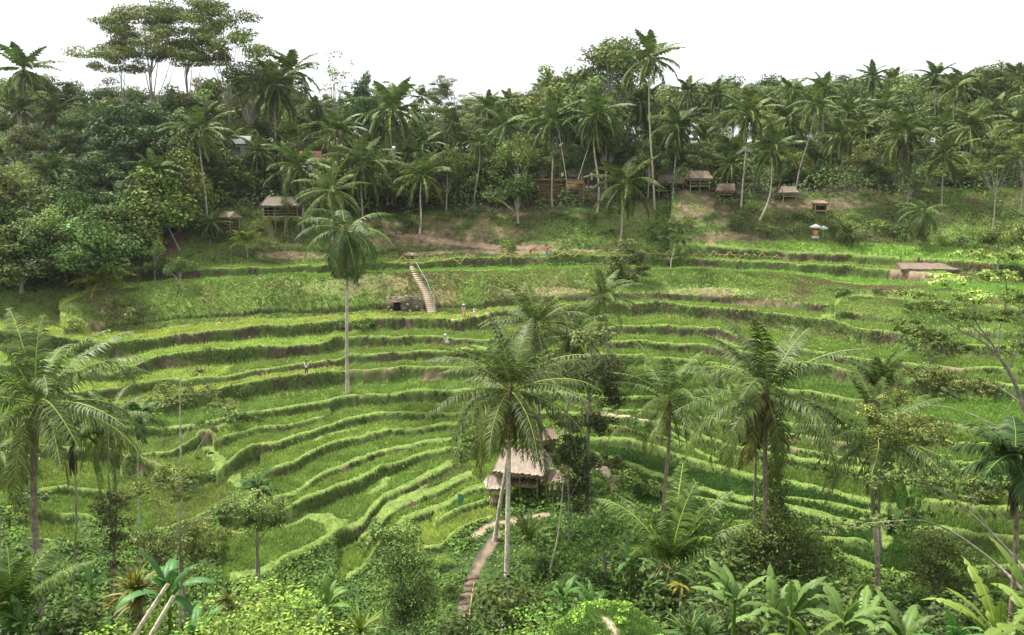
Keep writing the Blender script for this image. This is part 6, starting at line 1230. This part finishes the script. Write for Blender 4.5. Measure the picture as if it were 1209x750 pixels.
    JS = {'waist': big('waist', 1.25), 'pelvis': big('pelvis', 1.12), 'chest': big('chest', 1.16)}; ES = [('waist', 'pelvis'), ('waist', 'chest')]
    for sd in 'lr': JS['sho' + sd] = big('sho' + sd, 1.25); JS['slv' + sd] = mixp('sho' + sd, 'elb' + sd, .85, .062); ES += [('chest', 'sho' + sd), ('sho' + sd, 'slv' + sd)]
    skinned('shirt', JS, ES, M['cloth'], shirt, root, 1)
    JL = {'pelvis': big('pelvis', 1.18)}; EL = []
    if long_: JL['hem'] = ((J['ankl'][0] + J['ankr'][0]) / 2, (J['ankl'][1] + J['ankr'][1]) / 2, J['ankl'][2] + .18, .20); JL['mid'] = ((J['kneel'][0] + J['kneer'][0]) / 2, (J['kneel'][1] + J['kneer'][1]) / 2, J['kneel'][2], .19); EL = [('pelvis', 'mid'), ('mid', 'hem')]
    else:
        for sd in 'lr': JL['hip' + sd] = big('hip' + sd, 1.2); JL['knee' + sd] = big('knee' + sd, 1.25); JL['cuf' + sd] = mixp('knee' + sd, 'ank' + sd, .7, .062); EL += [('pelvis', 'hip' + sd), ('hip' + sd, 'knee' + sd), ('knee' + sd, 'cuf' + sd)]
    skinned('skirt' if long_ else 'trousers', JL, EL, M['cloth'], legs, root, 1)
    hx, hy, hz = J['head'][:3]; bm = bmesh.new(); bmesh.ops.create_icosphere(bm, subdivisions=2, radius=.125, matrix=Matrix.Translation((hx, hy + .03, hz + .06)) @ Matrix.Diagonal((.92, 1.0, .85, 1)))
    if hat: bmesh.ops.create_cone(bm, segments=16, radius1=.24, radius2=.08, depth=.14, cap_ends=True, matrix=Matrix.Translation((hx, hy, hz + .13)))
    me = bpy.data.meshes.new('hair'); bm.to_mesh(me); bm.free(); at_ = me.color_attributes.new('tint', 'FLOAT_COLOR', 'POINT'); at_.data.foreach_set('color', np.tile(np.array([*(hat or hairc), 1], np.float32), len(me.vertices))); me.materials.append(M['cloth'])
    for p in me.polygons: p.use_smooth = True
    link(bpy.data.objects.new('hat' if hat else 'hair', me), root)
    mb = MB(); mb.add([(hx - .018, hy - .095, hz - .02), (hx + .018, hy - .095, hz - .02), (hx, hy - .13, hz - .03), (hx, hy - .095, hz + .03)], [[0, 1, 2], [1, 3, 2], [3, 0, 2]], 0, (.34, .20, .13)); mb.build('nose', M['cloth'], root)
    return root
def stand(u, v, **k): p = hit(u, v); return p
def who(u, v, hpx, rz, pose, *a, full=1.0, at_Y=None, **k):
    p = hit(u, v) if at_Y is None else at(u, v, at_Y); h = hpx * p.y / F / full; return person(p, h, rz, pose, *a, **k)
K = (.02, .02, .022); WH = (.78, .78, .76)
who(487, 308, 11, 2.9, 'stand', 'person in a white top and black skirt walking above the stairs', WH, K)
who(482, 319, 10, .8, 'sit', 'person in black sitting at the top of the stone stairs', K, (.08, .08, .10), full=.78)
who(547.5, 376, 16, .4, 'walk', 'woman in a long pink dress on the path right of the stairs', (.75, .42, .36), (.78, .40, .34), long_=True, hat=(.75, .72, .66))
who(560.5, 376, 13, -.5, 'stand', 'person in white on the path, rightmost of the pair below the stairs', (.8, .72, .68), (.72, .66, .62))
who(528, 408, 13, -1.0, 'crouch', 'person in white with a pale sun hat crouching on the terrace', WH, WH, hat=(.72, .66, .5), full=.72)
who(541, 423, 11, 1.2, 'crouch', 'person in dark clothes with bare arms sitting at the palm fronds', (.45, .25, .18), K, full=.72)
who(362, 443, 17, .2, 'stand', 'person in a white shirt and dark shorts in the yellow rice', WH, (.09, .10, .10))
who(627, 302, 10, 1.5, 'bend', 'person in red bending over beside the bamboo fence', (.65, .10, .09), (.28, .05, .04), full=.75, hat=(.55, .15, .12))
who(646, 304, 14, 2.8, 'walk', 'person in a red top and blue trousers on the fence path', (.68, .10, .10), (.10, .25, .42))
who(762, 357, 10, .5, 'walk', 'small figure in faded red walking below the airy tree', (.42, .18, .14), (.28, .22, .16))
who(458, 360, 12, 3.0, 'stand', 'person in beige standing by the stone bank left of the stairs', (.55, .52, .45), (.42, .38, .32), at_Y=112.2)
who(698.5, 214, 11, .3, 'stand', 'person in a white shirt standing at the right of the platform top', WH, (.5, .52, .58), at_Y=143)
who(664, 212, 9, .6, 'sit', 'seated person in white on top of the platform', WH, K, full=.78, at_Y=142.5)
who(370, 272, 8, .4, 'stand', 'person in pale clothes standing at the end of the long shelter', (.6, .58, .52), (.3, .28, .25), at_Y=136)
who(1084, 312, 10, 0, 'stand', 'person in dark red behind the long low thatch roof', (.30, .07, .05), (.10, .05, .04), full=1, at_Y=119)
# ------------------------------------------------------------------ humid air over the valley
bm = bmesh.new(); bmesh.ops.create_cube(bm, size=1.0, matrix=Matrix.Translation((0, 140, 0)) @ Matrix.Diagonal((760, 520, 100, 1)))
me = bpy.data.meshes.new('haze'); bm.to_mesh(me); bm.free(); hz = link(bpy.data.objects.new('haze', me)); tag(hz, kind='stuff')
mz = bpy.data.materials.new('humid_air'); mz.use_nodes = True; nn = mz.node_tree; nn.nodes.clear(); oo = nn.nodes.new('ShaderNodeOutputMaterial'); pv = nn.nodes.new('ShaderNodeVolumePrincipled')
pv.inputs['Color'].default_value = (.92, .95, 1, 1); pv.inputs['Density'].default_value = .00008; pv.inputs['Anisotropy'].default_value = .2; nn.links.new(pv.outputs[0], oo.inputs['Volume']); me.materials.append(mz)
